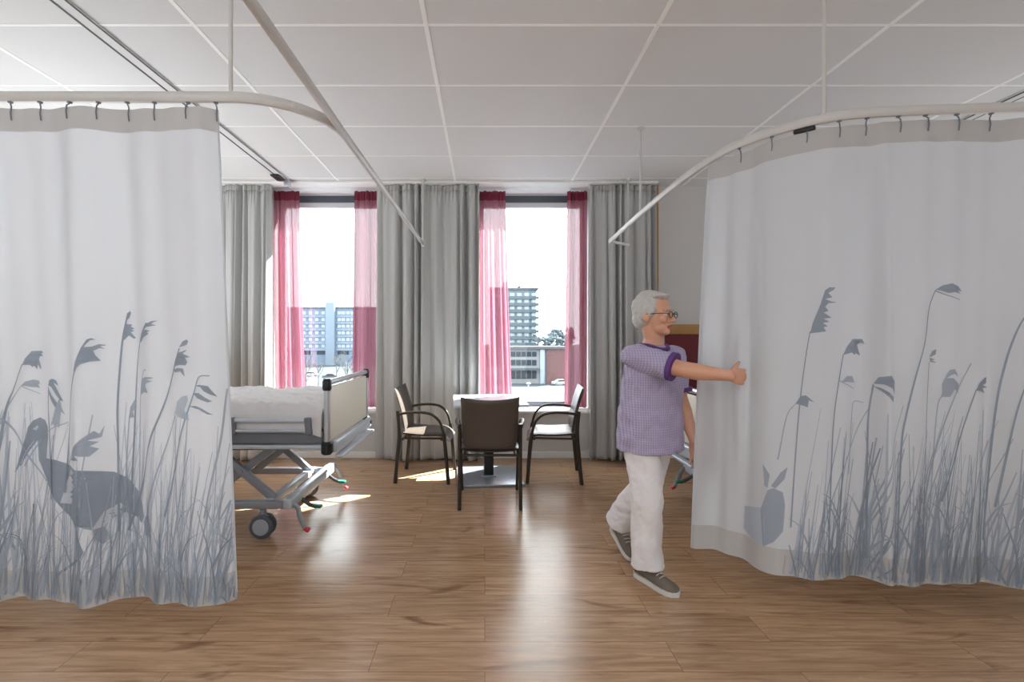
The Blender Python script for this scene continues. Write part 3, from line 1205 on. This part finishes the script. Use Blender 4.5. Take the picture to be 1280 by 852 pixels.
        return W(u, v, z + n)
    m = MB()
    m.grid(dv, 130, 110)
    d = m.build('duvet', 'duvet', None, 180, False, False)
    props(d, dlabel, 'duvet', 'bed duvets')
    sol = d.modifiers.new('thickness', 'SOLIDIFY')
    sol.thickness = .018
    sol.offset = -1
    return root


make_bed(-1.02, 3.05, -1, 0., 'grey hospital bed on castors, its cream footboard left of the chairs',
         'mattress on the left hospital bed, under the white duvet', 'crumpled white duvet spread on the left hospital bed')
make_bed(1.44, 3.05, 1, -.075, 'hospital bed mostly hidden behind the person and the right curtain',
         'mattress on the right hospital bed, behind the reed-printed curtain', 'white duvet on the right hospital bed, behind the reed-printed curtain', False)

# ------------------------------------------------------------------ table
root = thing('dining_table', (.035, 4.50, 0), 'small pale table on a dark pedestal between the three chairs', 'table', None, math.radians(4))
m = MB()
m.box((-.335, -.385, .715), (.335, .385, .742), .008)
m.build('tabletop', 'table', root)
m = MB()
m.box((-.045, -.045, .028), (.045, .045, .700), .006)
m.build('column', 'table_dark', root)
m = MB()
m.box((-.22, -.26, .695), (.22, .26, .716), .004)
m.build('top_bracket', 'table_dark', root)
m = MB()
m.box((-.30, -.31, 0), (.30, .31, .022), .004)
m.box((-.07, -.07, .02), (.07, .07, .034), .004)
m.build('base_plate', 'steel_plate', root)

# ------------------------------------------------------------------ armchairs
def make_chair(loc, rz, label):
    """sits facing local +y"""
    root = thing('armchair', loc, label, 'chair', 'armchairs round the small table', rz)
    for s in (-1, 1):
        m = MB()
        m.tube(catmull([(s * .236, -.262, 0), (s * .236, -.238, .25), (s * .236, -.222, .47), (s * .236, -.236, .66)], 6), .0145, 12, 1.25)
        m.build('back_leg', 'chair_frame', root)
        # armrest running forward and bending down into the front leg
        m = MB()
        P = catmull([(s * .238, -.235, .632), (s * .262, -.12, .650), (s * .268, .00, .652), (s * .266, .09, .628), (s * .258, .155, .56), (s * .250, .185, .46)], 7)
        m.tube(P, .0125, 12, 1.35)
        m.build('armrest', 'chair_frame', root)
        m = MB()
        m.tube(catmull([(s * .250, .185, .462), (s * .246, .203, .30), (s * .240, .228, 0)], 6), .0125, 12, 1.35)
        m.build('front_leg', 'chair_frame', root)
    m = MB()
    for y in (-.19, .165):
        m.tube([(-.246, y, .405), (.246, y, .405)], .011, 10)
    for s in (-1, 1):
        m.tube([(s * .20, -.19, .405), (s * .20, .165, .405)], .010, 10)
    m.build('seat_frame', 'chair_frame', root)

    def seat(top):
        def fn(a, b):
            x = (a - .5) * 2
            y = -.215 + .45 * b
            rx = .222 + .012 * math.sin(PI * b)
            zz = .452 - .014 * math.cos((b - .55) * PI) + .010 * x * x
            if b > .72:
                zz -= .075 * ((b - .72) / .28) ** 2
            ed = max(abs(x) ** 8, abs(2 * b - 1) ** 14)
            zz += (.016 if top else -.022) * (1 - ed) + (0 if top else -.006)
            return (x * rx, y, zz)
        return fn
    m = MB()
    m.grid(seat(True), 20, 22)
    m.grid(seat(False), 20, 22)
    m.build('seat', 'vinyl', root, 60)

    def back(front):
        def fn(a, b):
            x = (a - .5) * 2
            z = .455 + .395 * b
            lean = -.195 - .02 * b - .075 * b * b
            curve = -.032 * (1 - x * x)
            wdt = .215 + .012 * b
            zz = z + (.022 * x * x * max(0, b - .5) * 2)
            if b < .25:
                wdt -= .02 * ((.25 - b) / .25) ** 2
            ed = max(abs(x) ** 10, abs(2 * b - 1) ** 12)
            t = (.018 if front else -.016) * (1 - ed)
            return (x * wdt, lean + curve + .02 + t, zz)
        return fn
    m = MB()
    m.grid(back(True), 20, 22)
    m.grid(back(False), 20, 22)
    m.build('backrest', 'vinyl', root, 60)
    return root


make_chair((.040, 3.895, 0), math.radians(0), 'dark taupe armchair with its back to the camera, nearest of the three')
make_chair((-.545, 4.53, 0), math.radians(-93), 'taupe armchair left of the table, facing right')
make_chair((.640, 4.53, 0), math.radians(84), 'taupe armchair right of the table, facing left')

# ------------------------------------------------------------------ the town outside
GZ = -10.7
m = MB()
m.box((-700, 6.2, GZ - .5), (700, 900, GZ))
structure(m.build('ground', 'ground'))


def facade(root, name, rects, y, mat, d=.3):
    """each rectangle a pane of its own, set a little into the facade"""
    for x0, x1, z0, z1 in rects:
        m = MB()
        m.box((x0, y - .12, z0), (x1, y + d, z1))
        m.build(name, mat, root, None, True)


# left-hand window: long flat block with a stair tower
D = 213.
root = thing('apartment_building', (-72, D + 8, GZ), 'long pale blue apartment block with a stair tower, seen through the left window', 'building')
z1 = at(0, 385, D).z
m = MB()
m.box((at(352, 0, D).x, D, GZ), (at(470, 0, D).x, D + 14, z1))
m.build('wall', 'b_blue', root, None, True)
m = MB()
m.box((at(350, 0, D).x, D - .3, z1 - .2), (at(471, 0, D).x, D + 14.3, z1 + .5))
m.build('roof', 'b_roof', root, None, True)
m = MB()
m.box((at(408.5, 0, D).x, D - 2, GZ), (at(419.5, 0, D).x, D + 5, at(0, 378, D).z), .1)
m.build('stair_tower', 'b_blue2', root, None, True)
for fl in range(6):
    yy = 388.2 + 8.3 * fl
    m = MB()
    zc = at(0, yy + 5.6, D).z
    for a, b in ((352, 408), (420, 470)):
        m.box((at(a, 0, D).x, D - .35, zc - 1.0), (at(b, 0, D).x, D + .2, zc))
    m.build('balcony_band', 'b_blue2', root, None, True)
    rc = []
    for px in (356, 366, 378, 386, 394, 402, 422, 427, 433, 438.5, 446, 455):
        rc.append((at(px, 0, D).x, at(px + 4.2, 0, D).x, at(0, yy + 4.6, D).z, at(0, yy + .8, D).z))
    facade(root, 'window', rc, D, 'b_window')
facade(root, 'window', [(at(a, 0, D).x, at(b, 0, D).x, at(0, 443, D).z, at(0, 436.5, D).z) for a, b in ((356, 372), (374, 388), (396, 407), (422, 436))], D, 'b_window_dark')

# right-hand window: tower with projecting floor bands
root = thing('tower_block', (14, D + 8, GZ), 'grey-green tower block with balcony bands, seen through the right window', 'building')
xa, xb = at(612, 0, D).x, at(673, 0, D).x
z1 = at(0, 361, D).z
m = MB()
m.box((xa, D, GZ), (xb - 1, D + 16, z1))
m.build('wall', 'b_teal', root, None, True)
m = MB()
m.box((xa - .4, D - 1.1, z1 - .3), (xb, D + 16.4, z1 + .6))
m.build('roof', 'b_roof', root, None, True)
m = MB()
m.box((at(629, 0, D).x, D + 3, z1), (at(635, 0, D).x, D + 7, at(0, 351, D).z), .1)
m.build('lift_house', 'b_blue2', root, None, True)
m = MB()
m.box((at(648, 0, D).x, D + 3, z1), (at(651, 0, D).x, D + 6, at(0, 356, D).z))
m.build('chimney', 'b_roof', root, None, True)
for px, py in ((657, 347), (666, 345)):
    m = MB()
    m.tube([(at(px, 0, D).x, D + 4, z1 + .3), (at(px, 0, D).x, D + 4, at(0, py, D).z)], .12, 6)
    m.build('antenna', 'b_window', root, None, True)
for fl in range(10):
    yy = 365.5 + 8.35 * fl
    m = MB()
    z = at(0, yy + 5.6, D).z
    m.box((xa - .2, D - 1.2, z - 1.0), (xb, D + .2, z + .25))
    m.build('balcony_band', 'b_teal_dark', root, None, True)
    rc = []
    for px in (615, 624, 637.5, 646.5, 655.5, 664.5):
        rc.append((at(px, 0, D).x, at(px + 5.5, 0, D).x, at(0, yy + 4.2, D).z, at(0, yy + .6, D).z))
    facade(root, 'window', rc, D, 'b_window')

# three-storey block in front of it, turned a little
D2 = 126.
root = thing('office_building', (14, D2 + 8, GZ), 'low three-storey concrete and brick block below the tower', 'building')
xa, xm, xb = at(629, 0, D2).x, at(683, 0, D2).x, at(706, 0, D2).x
z1 = at(0, 435, D2).z
m = MB()
m.box((xa, D2, GZ), (xm, D2 + 12, z1))
m.build('wall', 'b_concrete', root, None, True)
m = MB()
m.box((xm, D2 - .6, GZ), (xb, D2 + 12, z1 - .3))
m.build('brick_wing', 'b_brick', root, None, True)
m = MB()
m.box((xa - .5, D2 - 1., z1 - .25), (xb + .5, D2 + 12.4, z1 + .45))
m.build('roof', 'b_roof', root, None, True)
for a, b in ((439.5, 445.5), (449.5, 456.5), (463, 473)):
    rc = [(at(px, 0, D2).x, at(px + 5.6, 0, D2).x, at(0, b, D2).z, at(0, a, D2).z) for px in (632, 638.6, 645.2, 651.8, 658.4, 665)]
    facade(root, 'window', rc, D2, 'b_window_dark')
m = MB()
m.box((at(675, 0, D2).x, D2 - .5, GZ), (at(680.5, 0, D2).x, D2 + 1, z1 - .4))
m.build('stair_glazing', 'b_window', root, None, True)
m = MB()
m.box((xa, D2 - 2.2, at(0, 461, D2).z - .2), (xm - 2, D2 + .1, at(0, 461, D2).z + .25))
m.build('canopy', 'b_roof', root, None, True)


def tree(px, py, Y, hgt, seed, label, bare=True, wide=.35):
    """trunk and branching twigs; the evergreen kind carries tufts of leaves"""
    base = at(px, py, Y)
    base.z = GZ
    root = thing('tree', base, label, 'tree', 'trees outside the windows')
    r = random.Random(seed)
    m = MB()
    m.tube([(0, 0, 0), (.05 * hgt * r.uniform(-.5, .5), 0, hgt * .45), (.05 * hgt * r.uniform(-1, 1), 0, hgt * .9)], [hgt * .022, hgt * .016, hgt * .004], 7)
    m.build('trunk', 'bark', root)
    m = MB()
    tips = []

    def br(p, d, L, rad, k):
        q = p + d * L
        m.tube([p, p.lerp(q, .5) + Vector((r.uniform(-1, 1), r.uniform(-1, 1), r.uniform(0, 1))) * L * .06, q], [rad, rad * .8, rad * .5], 5)
        if k == 0:
            tips.append(q)
            return
        for _ in range(3):
            a = (d + Vector((r.uniform(-1, 1), r.uniform(-1, 1), r.uniform(-.1, .8))) * .8).normalized()
            br(p.lerp(q, r.uniform(.5, 1)), a, L * .66, rad * .55, k - 1)
    for i in range(9):
        a = i * 2.4
        br(Vector((0, 0, hgt * r.uniform(.3, .75))), Vector((math.cos(a) * wide * 2, math.sin(a) * wide * 2, 1)).normalized(), hgt * .26, hgt * .009, 2)
    m.build('branches', 'bark', root)
    if not bare:
        m = MB()
        for q in tips:
            for _ in range(3):
                c = q + Vector((r.uniform(-1, 1), r.uniform(-1, 1), r.uniform(-1, 1))) * hgt * .05
                m.ball(c, [hgt * r.uniform(.03, .06) for _ in range(3)], None, 1)
        m.build('foliage', 'foliage', root)
    return root


for i, (px, Y, h, lb) in enumerate(((434, 95, 9.5, 'bare pale tree in front of the apartment block, nearest the right pink curtain'),
                                    (421, 130, 7.5, 'bare pale tree in front of the stair tower'),
                                    (398, 110, 7, 'bare pale tree left of the stair tower'),
                                    (383, 100, 8, 'bare pale tree nearest the left pink curtain of the left window'))):
    tree(px, 423, Y, h, 40 + i, lb, True, .3)
for i, (px, Y, h, lb) in enumerate(((681, 172, 11.5, 'bushy grey tree directly right of the tower block'), (693, 192, 13.5, 'bushy grey tree right of the tower block, tallest of the treeline'),
                                    (704, 212, 14, 'bushy grey tree at the right edge of the treeline'))):
    tree(px, 423, Y, h, 60 + i, lb, False, .5)


def lamp_post(px, Y, h, label):
    b = at(px, 423, Y)
    root = thing('street_lamp', (b.x, Y, GZ), label, 'street lamp', 'street lamps outside')
    m = MB()
    m.tube([(0, 0, 0), (0, 0, h)], [.13, .08], 8)
    m.build('pole', 'pale_metal', root)
    m = MB()
    m.ball((0, 0, h + .12), (.42, .42, .22), None, 2)
    m.build('lamp_head', 'b_window', root)


lamp_post(660.5, 84, 3.9, 'pale street lamp in front of the three-storey block')
lamp_post(427, 84, 4.4, 'pale street lamp beyond the left-hand window')


def car(px, py, rz, mat, label):
    Y = F * (H - GZ) / (py - CY)
    b = at(px, py, Y)
    root = thing('car', (b.x, Y, GZ), label, 'car', 'parked cars', rz)
    m = MB()
    m.prism([(-2.1, .35), (-2.1, .8), (-1.9, .95), (-1.2, 1.0), (-.6, 1.45), (.9, 1.48), (1.7, 1.0), (2.1, .9), (2.15, .35)], 1, -.85, .85)
    m.build('body', mat, root)
    m = MB()
    m.prism([(-1.05, 1.02), (-.58, 1.38), (.85, 1.41), (1.45, 1.02)], 1, -.87, .87)
    m.build('window', 'b_window_dark', root)
    for x in (-1.35, 1.35):
        for y in (-.8, .8):
            m = MB()
            m.disc((x, y, .32), .32, .2, 1, 16, .03)
            m.build('wheel', 'rubber', root)


car(389, 470, .1, 'car_white', 'white parked car left in the left-hand window')
car(412, 473, .2, 'car_dark', 'dark parked car in the left-hand window')
car(700, 481, .2, 'car_white', 'white parked car beside the brick wing')

# ------------------------------------------------------------------ light
W_ = bpy.data.worlds.new('sky')
S.world = W_
W_.use_nodes = True
nt = W_.node_tree
bg = nt.nodes['Background']
bg.inputs[0].default_value = (.93, .97, 1, 1)
bg.inputs[1].default_value = 6.0

sd = Vector((-.90, -.70, -1.0)).normalized()
sun = bpy.data.objects.new('sun', bpy.data.lights.new('sun', 'SUN'))
COL.objects.link(sun)
sun.rotation_euler = sd.to_track_quat('-Z', 'Y').to_euler()
sun.data.energy = 40
sun.data.angle = math.radians(.6)
sun.data.color = (1, .985, .96)


def area(name, loc, aim, sx, sy, watt, col):
    d = bpy.data.lights.new(name, 'AREA')
    d.shape = 'RECTANGLE'
    d.size, d.size_y = sx, sy
    d.energy = watt
    d.color = col
    o = bpy.data.objects.new(name, d)
    COL.objects.link(o)
    o.location = loc
    o.rotation_euler = (Vector(aim) - Vector(loc)).to_track_quat('-Z', 'Y').to_euler()
    return o


# added fill lights, unseen, over and behind the camera
for x, k in ((-2.2, 1.15), (.45, 1.), (3.0, .6)):
    area('ceiling_fill', (x, -.6, ZC - .03), (x, -.6, 0), 1.2, 1.2, 9 * k, (.92, .965, 1))
    area('upward_fill', (x, -.9, 2.1), (x, -.9, 4), 1.2, .3, 24 * k, (.92, .965, 1))
# added fill by the side walls, out of sight, aimed up at the ceiling
area('bedside_fill', (XL + .2, 3.6, 1.25), (XL + 1.3, 3.6, 4), 1.8, .35, 24, (.90, .96, 1))
area('bedside_fill', (XR - .2, 3.6, 1.25), (XR - 1.3, 3.6, 4), 1.8, .35, 10, (.94, .97, 1))
# added broad fill in front of the solid rear wall
area('rear_fill', (-1.0, YF + .05, 1.5), (-1.0, 5, 1.7), 4.6, 2.6, 24, (.90, .955, 1))
for i, (a, b) in enumerate(NICHE):
    o = area('window_portal', ((a + b) / 2, YO + .02, 1.75), ((a + b) / 2, 0, 1.75), b - a, 2.5, 1, (1, 1, 1))
    o.data.cycles.is_portal = True

S.view_settings.view_transform = 'Standard'
S.view_settings.look = 'None'
S.view_settings.exposure = .42
S.view_settings.gamma = 1.
S.view_settings.use_curve_mapping = False
S.cycles.max_bounces = 10
S.cycles.diffuse_bounces = 6
S.cycles.transparent_max_bounces = 24
S.cycles.use_denoising = True
S.cycles.sample_clamp_indirect = 8

# ------------------------------------------------------------------ the person
FB = Vector((.55, -.835, 0)).normalized()
RB = Vector((FB.y, -FB.x, 0))
C0 = Vector((.925, 2.655, 0))
FH = Vector((.72, -.69, 0)).normalized()
RH_ = Vector((FH.y, -FH.x, 0))
HC = C0 + FB * .05 + Vector((-.02, 0, 0))
UP = Vector((0, 0, 1))


def B(f, r, z):
    return C0 + FB * f + RB * r + UP * z


def HD(f, r, z):
    return HC + FH * f + RH_ * r + UP * z


def loft(m, rings, f, r, seg=36, power=2.3):
    """closed loft; rings are (centre, half width, half depth)"""
    R = []
    for c, hw, hd in rings:
        ring = []
        for k in range(seg):
            a = 2 * PI * k / seg
            ca, sa = math.cos(a), math.sin(a)
            x = math.copysign(abs(ca) ** (2 / power), ca) * hw
            y = math.copysign(abs(sa) ** (2 / power), sa) * hd
            ring.append(m.bm.verts.new(c + r * x + f * y))
        R.append(ring)
    for a, b in zip(R, R[1:]):
        for k in range(seg):
            m._face([a[k], a[(k + 1) % seg], b[(k + 1) % seg], b[k]])
    m._face(list(reversed(R[0])))
    m._face(R[-1])


def limb(m, pts, rad, seg=16):
    P = catmull(pts, 6)
    n = len(P)
    rr = []
    for i in range(n):
        x = i / (n - 1) * (len(rad) - 1)
        k = min(int(x), len(rad) - 2)
        rr.append(rad[k] + (rad[k + 1] - rad[k]) * (x - k))
    m.tube(P, rr, seg)
    return P


def fuse(m, name, mats, parent, voxel, smooth=4, wrinkle=None, paint=None):
    """one continuous surface from overlapping volumes"""
    o = m.build(name, mats, None, 180)
    md = o.modifiers.new('r', 'REMESH')
    md.mode = 'VOXEL'
    md.voxel_size = voxel
    md.use_smooth_shade = True
    if smooth:
        s = o.modifiers.new('s', 'SMOOTH')
        s.factor = .5
        s.iterations = smooth
    if wrinkle:
        for sc, st in wrinkle:
            tx = bpy.data.textures.new(name + '_wrinkle', 'CLOUDS')
            tx.noise_scale = sc
            dm = o.modifiers.new('w', 'DISPLACE')
            dm.texture = tx
            dm.strength = st
            dm.mid_level = .5
    dg = bpy.context.evaluated_depsgraph_get()
    me = bpy.data.meshes.new_from_object(o.evaluated_get(dg))
    o.modifiers.clear()
    old = o.data
    o.data = me
    bpy.data.meshes.remove(old)
    me.materials.clear()
    for q in mats:
        me.materials.append(M[q])
    sl = [0] * len(me.polygons)
    if paint:
        for p in me.polygons:
            sl[p.index] = paint(p.center)
    me.polygons.foreach_set('material_index', sl)
    me.polygons.foreach_set('use_smooth', [True] * len(me.polygons))
    if parent:
        o.parent = parent
        me.transform(Matrix.Translation(-parent.location))
    return o


person = thing('person', (C0.x, C0.y, 0), 'person in a lilac check tunic, white trousers and spectacles drawing the right curtain', 'person')

SR, SL_ = B(.03, .165, 1.225), B(.03, -.165, 1.225)      # shoulders
ER, WR = Vector((.985, 2.375, 1.168)), Vector((1.178, 2.272, 1.142))
EL, WL = Vector((1.115, 2.70, .985)), Vector((1.150, 2.60, .765))
HIPR, HIPL = B(0, .085, .84), B(0, -.085, .84)
KR, AR = Vector((.878, 2.545, .46)), Vector((.880, 2.555, .09))
KL, AL = Vector((.955, 2.775, .47)), Vector((.835, 2.945, .17))


def hand(m, w, d, n, curl, k=1.):
    d = d.normalized()
    n = (n - d * n.dot(d)).normalized()
    t = THUMB * (n.cross(d))
    # palm
    P3 = Matrix((d, t, n)).transposed()
    m.ball(w + d * .045 * k, (.052 * k, .038 * k, .015 * k), P3, 3)
    m.ball(w + d * .062 * k + n * .002, (.030 * k, .041 * k, .014 * k), P3, 3)
    m.ball(w + d * .030 * k + t * .018 * k + n * .006, (.030 * k, .020 * k, .015 * k), P3, 3)
    for tt, L, spread in ((.030, .072, .10), (.010, .080, .02), (-.011, .074, -.05), (-.030, .058, -.13)):
        p = w + d * (.078 - abs(tt) * .15) * k + t * tt * k
        ang = 0.
        pts, rad = [p - d * .02 * k], [.0095 * k]
        for j, (fr, c) in enumerate(zip((.45, .31, .24), curl)):
            ang += math.radians(c)
            dr = (d * math.cos(ang) + n * math.sin(ang) + t * spread * math.cos(ang)).normalized()
            pts.append(p.copy())
            rad.append((.0092 - .0009 * j) * k)
            p = p + dr * L * fr * k
        pts.append(p)
        rad.append(.0062 * k)
        m.tube(pts, rad, 10)
        for q, rr in zip(pts[1:], rad[1:]):
            m.ball(q, (rr,) * 3, None, 2)
    p = w + d * .022 * k + t * .030 * k + n * .006
    pts = [p - t * .012 * k, p]
    for a, L in (((.62, .70, .22), .034), ((.78, .42, .40), .030)):
        p = p + (d * a[0] + t * a[1] + n * a[2]).normalized() * L * k
        pts.append(p)
    rad = [.013 * k, .0125 * k, .010 * k, .0075 * k]
    m.tube(pts, rad, 10)
    for q, rr in zip(pts[1:], rad[1:]):
        m.ball(q, (rr,) * 3, None, 2)


m = MB()
# torso, neck
loft(m, [(B(0, 0, .80), .155, .11), (B(.005, 0, .90), .165, .115), (B(.01, 0, 1.02), .150, .108), (B(.02, 0, 1.14), .165, .108),
         (B(.025, 0, 1.21), .165, .09), (B(.02, 0, 1.265), .10, .07), (B(.02, 0, 1.285), .062, .058)], FB, RB)
limb(m, [B(.015, 0, 1.24), B(.03, 0, 1.32), HD(-.012, 0, 1.40)], [.064, .053, .056])
# arms
for a, e, w in ((SR, ER, WR), (SL_, EL, WL)):
    m.ball(a, (.058, .058, .058))
    limb(m, [a, a.lerp(e, .5), e], [.056, .050, .041])
    m.ball(e, (.041, .041, .041))
    limb(m, [e, e.lerp(w, .35) + Vector((0, 0, -.003)), w], [.041, .042, .026])
    m.ball(w, (.0265, .0265, .0265))
# legs
for h, k, a in ((HIPR, KR, AR), (HIPL, KL, AL)):
    m.ball(h, (.09, .09, .09))
    limb(m, [h, h.lerp(k, .5), k], [.088, .072, .052])
    m.ball(k, (.052, .052, .052))
    back = -FB * .015
    limb(m, [k, k.lerp(a, .35) + back, a], [.050, .054, .034])
THUMB = -1
dR = Vector((.94, .22, -.10))
hand(m, WR, dR, Vector((-.22, .95, .05)), (38, 58, 40))
THUMB = 1
hand(m, WL, Vector((.10, -.22, -.97)), RB, (10, 16, 14))
# head
H3 = Matrix((FH, RH_, UP)).transposed()
for c, r in (((-.008, 0, 1.478), (.096, .076, .098)), ((.028, 0, 1.445), (.070, .064, .098)), ((.040, 0, 1.385), (.052, .050, .045)),
             ((.068, 0, 1.358), (.024, .028, .020)), ((.080, 0, 1.478), (.018, .050, .014)), ((.070, .034, 1.425), (.024, .024, .024)),
             ((.070, -.034, 1.425), (.024, .024, .024)), ((.112, 0, 1.418), (.015, .015, .012)), ((.104, .011, 1.414), (.010, .009, .008)), ((.104, -.011, 1.414), (.010, .009, .008)),
             ((.086, 0, 1.391), (.014, .026, .008)), ((.084, 0, 1.378), (.014, .022, .008)),
             ((-.006, .077, 1.437), (.020, .009, .032)), ((-.006, -.077, 1.437), (.020, .009, .032))):
    m.ball(HD(*c), r, H3, 3)
m.tube([HD(.086, 0, 1.472), HD(.100, 0, 1.445), HD(.113, 0, 1.420)], [.010, .010, .013], 10)


fuse(m, 'body', ['skin'], person, .0042, 3)
m = MB()
m.tube(catmull([HD(.091, .024, 1.3835), HD(.0985, .012, 1.389), HD(.1005, 0, 1.3875), HD(.0985, -.012, 1.389), HD(.091, -.024, 1.3835)], 5), [.0018] + [.0045] * 19 + [.0018], 10)
m.tube(catmull([HD(.090, .023, 1.3830), HD(.097, .011, 1.3785), HD(.0985, 0, 1.3775), HD(.097, -.011, 1.3785), HD(.090, -.023, 1.3830)], 5), [.0018] + [.0048] * 19 + [.0018], 10)
m.build('lips', 'lips', person, 60, True)

# hair: short, swept back
m = MB()
m.ball(HD(-.024, 0, 1.487), (.096, .086, .104), H3, 4)
m.ball(HD(-.055, 0, 1.430), (.060, .072, .065), H3, 4)
m.ball(HD(.045, .018, 1.555), (.045, .050, .022), H3, 3)
m.ball(HD(.040, -.022, 1.553), (.042, .045, .022), H3, 3)
for s in (-1, 1):
    m.ball(HD(.012, .070 * s, 1.475), (.034, .016, .035), H3, 3)
fuse(m, 'hair', ['hair'], person, .005, 2, [(.03, .010), (.008, .004)])

# eyes, brows and spectacles
for s in (-1, 1):
    m = MB()
    m.ball(HD(.083, .031 * s, 1.450), (.0125, .0135, .0085), H3, 3)
    e = m.build('eye', 'eye', person, 60, True)
    m = MB()
    m.ball(HD(.0935, .031 * s, 1.450), (.003, .0052, .0052), H3, 2)
    m.build('iris', 'iris', e, 60, True)
    m = MB()
    m.tube(catmull([HD(.094, .012 * s, 1.471), HD(.098, .03 * s, 1.477), HD(.088, .05 * s, 1.470)], 4), .0035, 8)
    m.build('eyebrow', 'hair', person, 60, True)
m = MB()
for s in (-1, 1):
    c = [HD(.112 - .10 * max(0, abs(x) - .03), s * (.033 + x * s * 0 + .023 * math.cos(a)), 1.448 + .016 * math.sin(a)) for a, x in [(2 * PI * k / 24, 0) for k in range(25)]]
    m.tube(c, .0024, 8, 1., None, False)
    m.tube([HD(.112, .055 * s, 1.452), HD(.085, .074 * s, 1.455), HD(.0, .083 * s, 1.453), HD(-.02, .082 * s, 1.44)], .002, 8)
m.tube([HD(.113, -.011, 1.452), HD(.119, 0, 1.455), HD(.113, .011, 1.452)], .0022, 8)
m.build('spectacles', 'glasses', person, 60, True)

# tunic
m = MB()
loft(m, [(B(.01, .005, .705), .200, .150), (B(.01, .005, .80), .202, .152), (B(.015, 0, .95), .190, .142), (B(.02, 0, 1.08), .186, .132), (B(.025, 0, 1.17), .184, .118),
         (B(.025, 0, 1.225), .160, .096), (B(.02, 0, 1.262), .105, .078), (B(.02, 0, 1.280), .078, .070)], FB, RB, 48)
cuffR = SR.lerp(ER, .86)
cuffL = SL_.lerp(EL, .86)
for a, c in ((SR, cuffR), (SL_, cuffL)):
    m.ball(a + Vector((0, 0, -.002)), (.068, .068, .062))
    m.tube([a, a.lerp(c, .5), c], [.066, .070, .070], 20)
fuse(m, 'tunic', ['tunic'], person, .006, 3, [(.11, .030), (.045, .008)])
m = MB()
P = []
for k in range(33):
    a = 2 * PI * k / 32
    P.append(B(.026 + .070 * math.cos(a), .076 * math.sin(a), 1.283 - .024 * max(0, math.cos(a)) ** 2))
m.tube(P, .012, 8, 1.5)
m.build('collar', 'purple', person, 60, True)
for a, c in ((SR, cuffR), (SL_, cuffL)):
    d = (c - a).normalized()
    m = MB()
    m.tube([c - d * .018, c + d * .006], [.0745, .0745], 28)
    m.build('sleeve_trim', 'purple', person, 40, True)

# trousers
m = MB()
loft(m, [(B(0, 0, .70), .155, .115), (B(0, 0, .80), .168, .122), (B(.005, 0, .93), .165, .120)], FB, RB)
for h, k, a, q in ((HIPR, KR, AR, .0), (HIPL, KL, AL, .0)):
    m.ball(h, (.100, .100, .10))
    limb(m, [h, h.lerp(k, .5), k, k.lerp(a, .5) - FB * .008, a + UP * .0], [.102, .094, .084, .080, .082], 24)
fuse(m, 'trousers', ['trousers'], person, .006, 3, [(.10, .026), (.04, .005)])


def shoe(heel, toe, roll=0.):
    d = (toe - heel).normalized()
    s = d.cross(UP).normalized()
    u = s.cross(d).normalized()
    k = (toe - heel).length / .27

    def L(x, y, z):
        return heel + (d * x + s * y + u * z) * k
    m = MB()
    prof = [(.004, .018, .020, .058), (.016, .030, .018, .085), (.05, .036, .018, .098), (.085, .037, .018, .096), (.12, .039, .018, .082), (.16, .043, .018, .066), (.20, .046, .018, .055), (.235, .042, .018, .047), (.258, .030, .018, .038), (.268, .012, .020, .028)]
    R = []
    for x, hw, z0, z1 in prof:
        ring = []
        for j in range(20):
            a = 2 * PI * j / 20
            ca, sa = math.cos(a), math.sin(a)
            zz = z0 + (z1 - z0) * (.30 + .70 * sa if sa > 0 else .30 + .30 * sa)
            w = hw * math.copysign(abs(ca) ** .75, ca) * (1 if sa < 0 else 1 - .25 * sa * sa)
            ring.append(m.bm.verts.new(L(x, w, zz)))
        R.append(ring)
    for a, b in zip(R, R[1:]):
        for j in range(20):
            m._face([a[j], a[(j + 1) % 20], b[(j + 1) % 20], b[j]])
    m._face(list(reversed(R[0])))
    m._face(R[-1])
    o = m.build('shoe', 'shoe', person, 60, True)
    m = MB()
    out = [(p[0], p[1] + .004) for p in prof]
    out = [(-.004, .012)] + out + [(.275, .006)]
    loop = out + [(x, -w) for x, w in reversed(out)]
    A = [m.bm.verts.new(L(x, y, 0 if x < .2 else .0)) for x, y in loop]
    Bv = [m.bm.verts.new(L(x, y, .024)) for x, y in loop]
    n = len(loop)
    for i in range(n):
        m._face([A[i], A[(i + 1) % n], Bv[(i + 1) % n], Bv[i]])
    m._face(list(reversed(A)))
    m._face(Bv)
    m.build('sole', 'sole', o, 30, True)
    m = MB()
    for x, z in ((.115, .087), (.135, .079), (.155, .071), (.175, .064)):
        m.tube(catmull([L(x, -.022, z - .008), L(x + .004, 0, z + .001), L(x, .022, z - .008)], 4), .003, 8)
    m.build('laces', 'lace', o, 60, True)


shoe(Vector((.845, 2.645, .002)), Vector((.985, 2.405, .002)))
shoe(Vector((.815, 3.010, .118)), Vector((.880, 2.780, .008)))
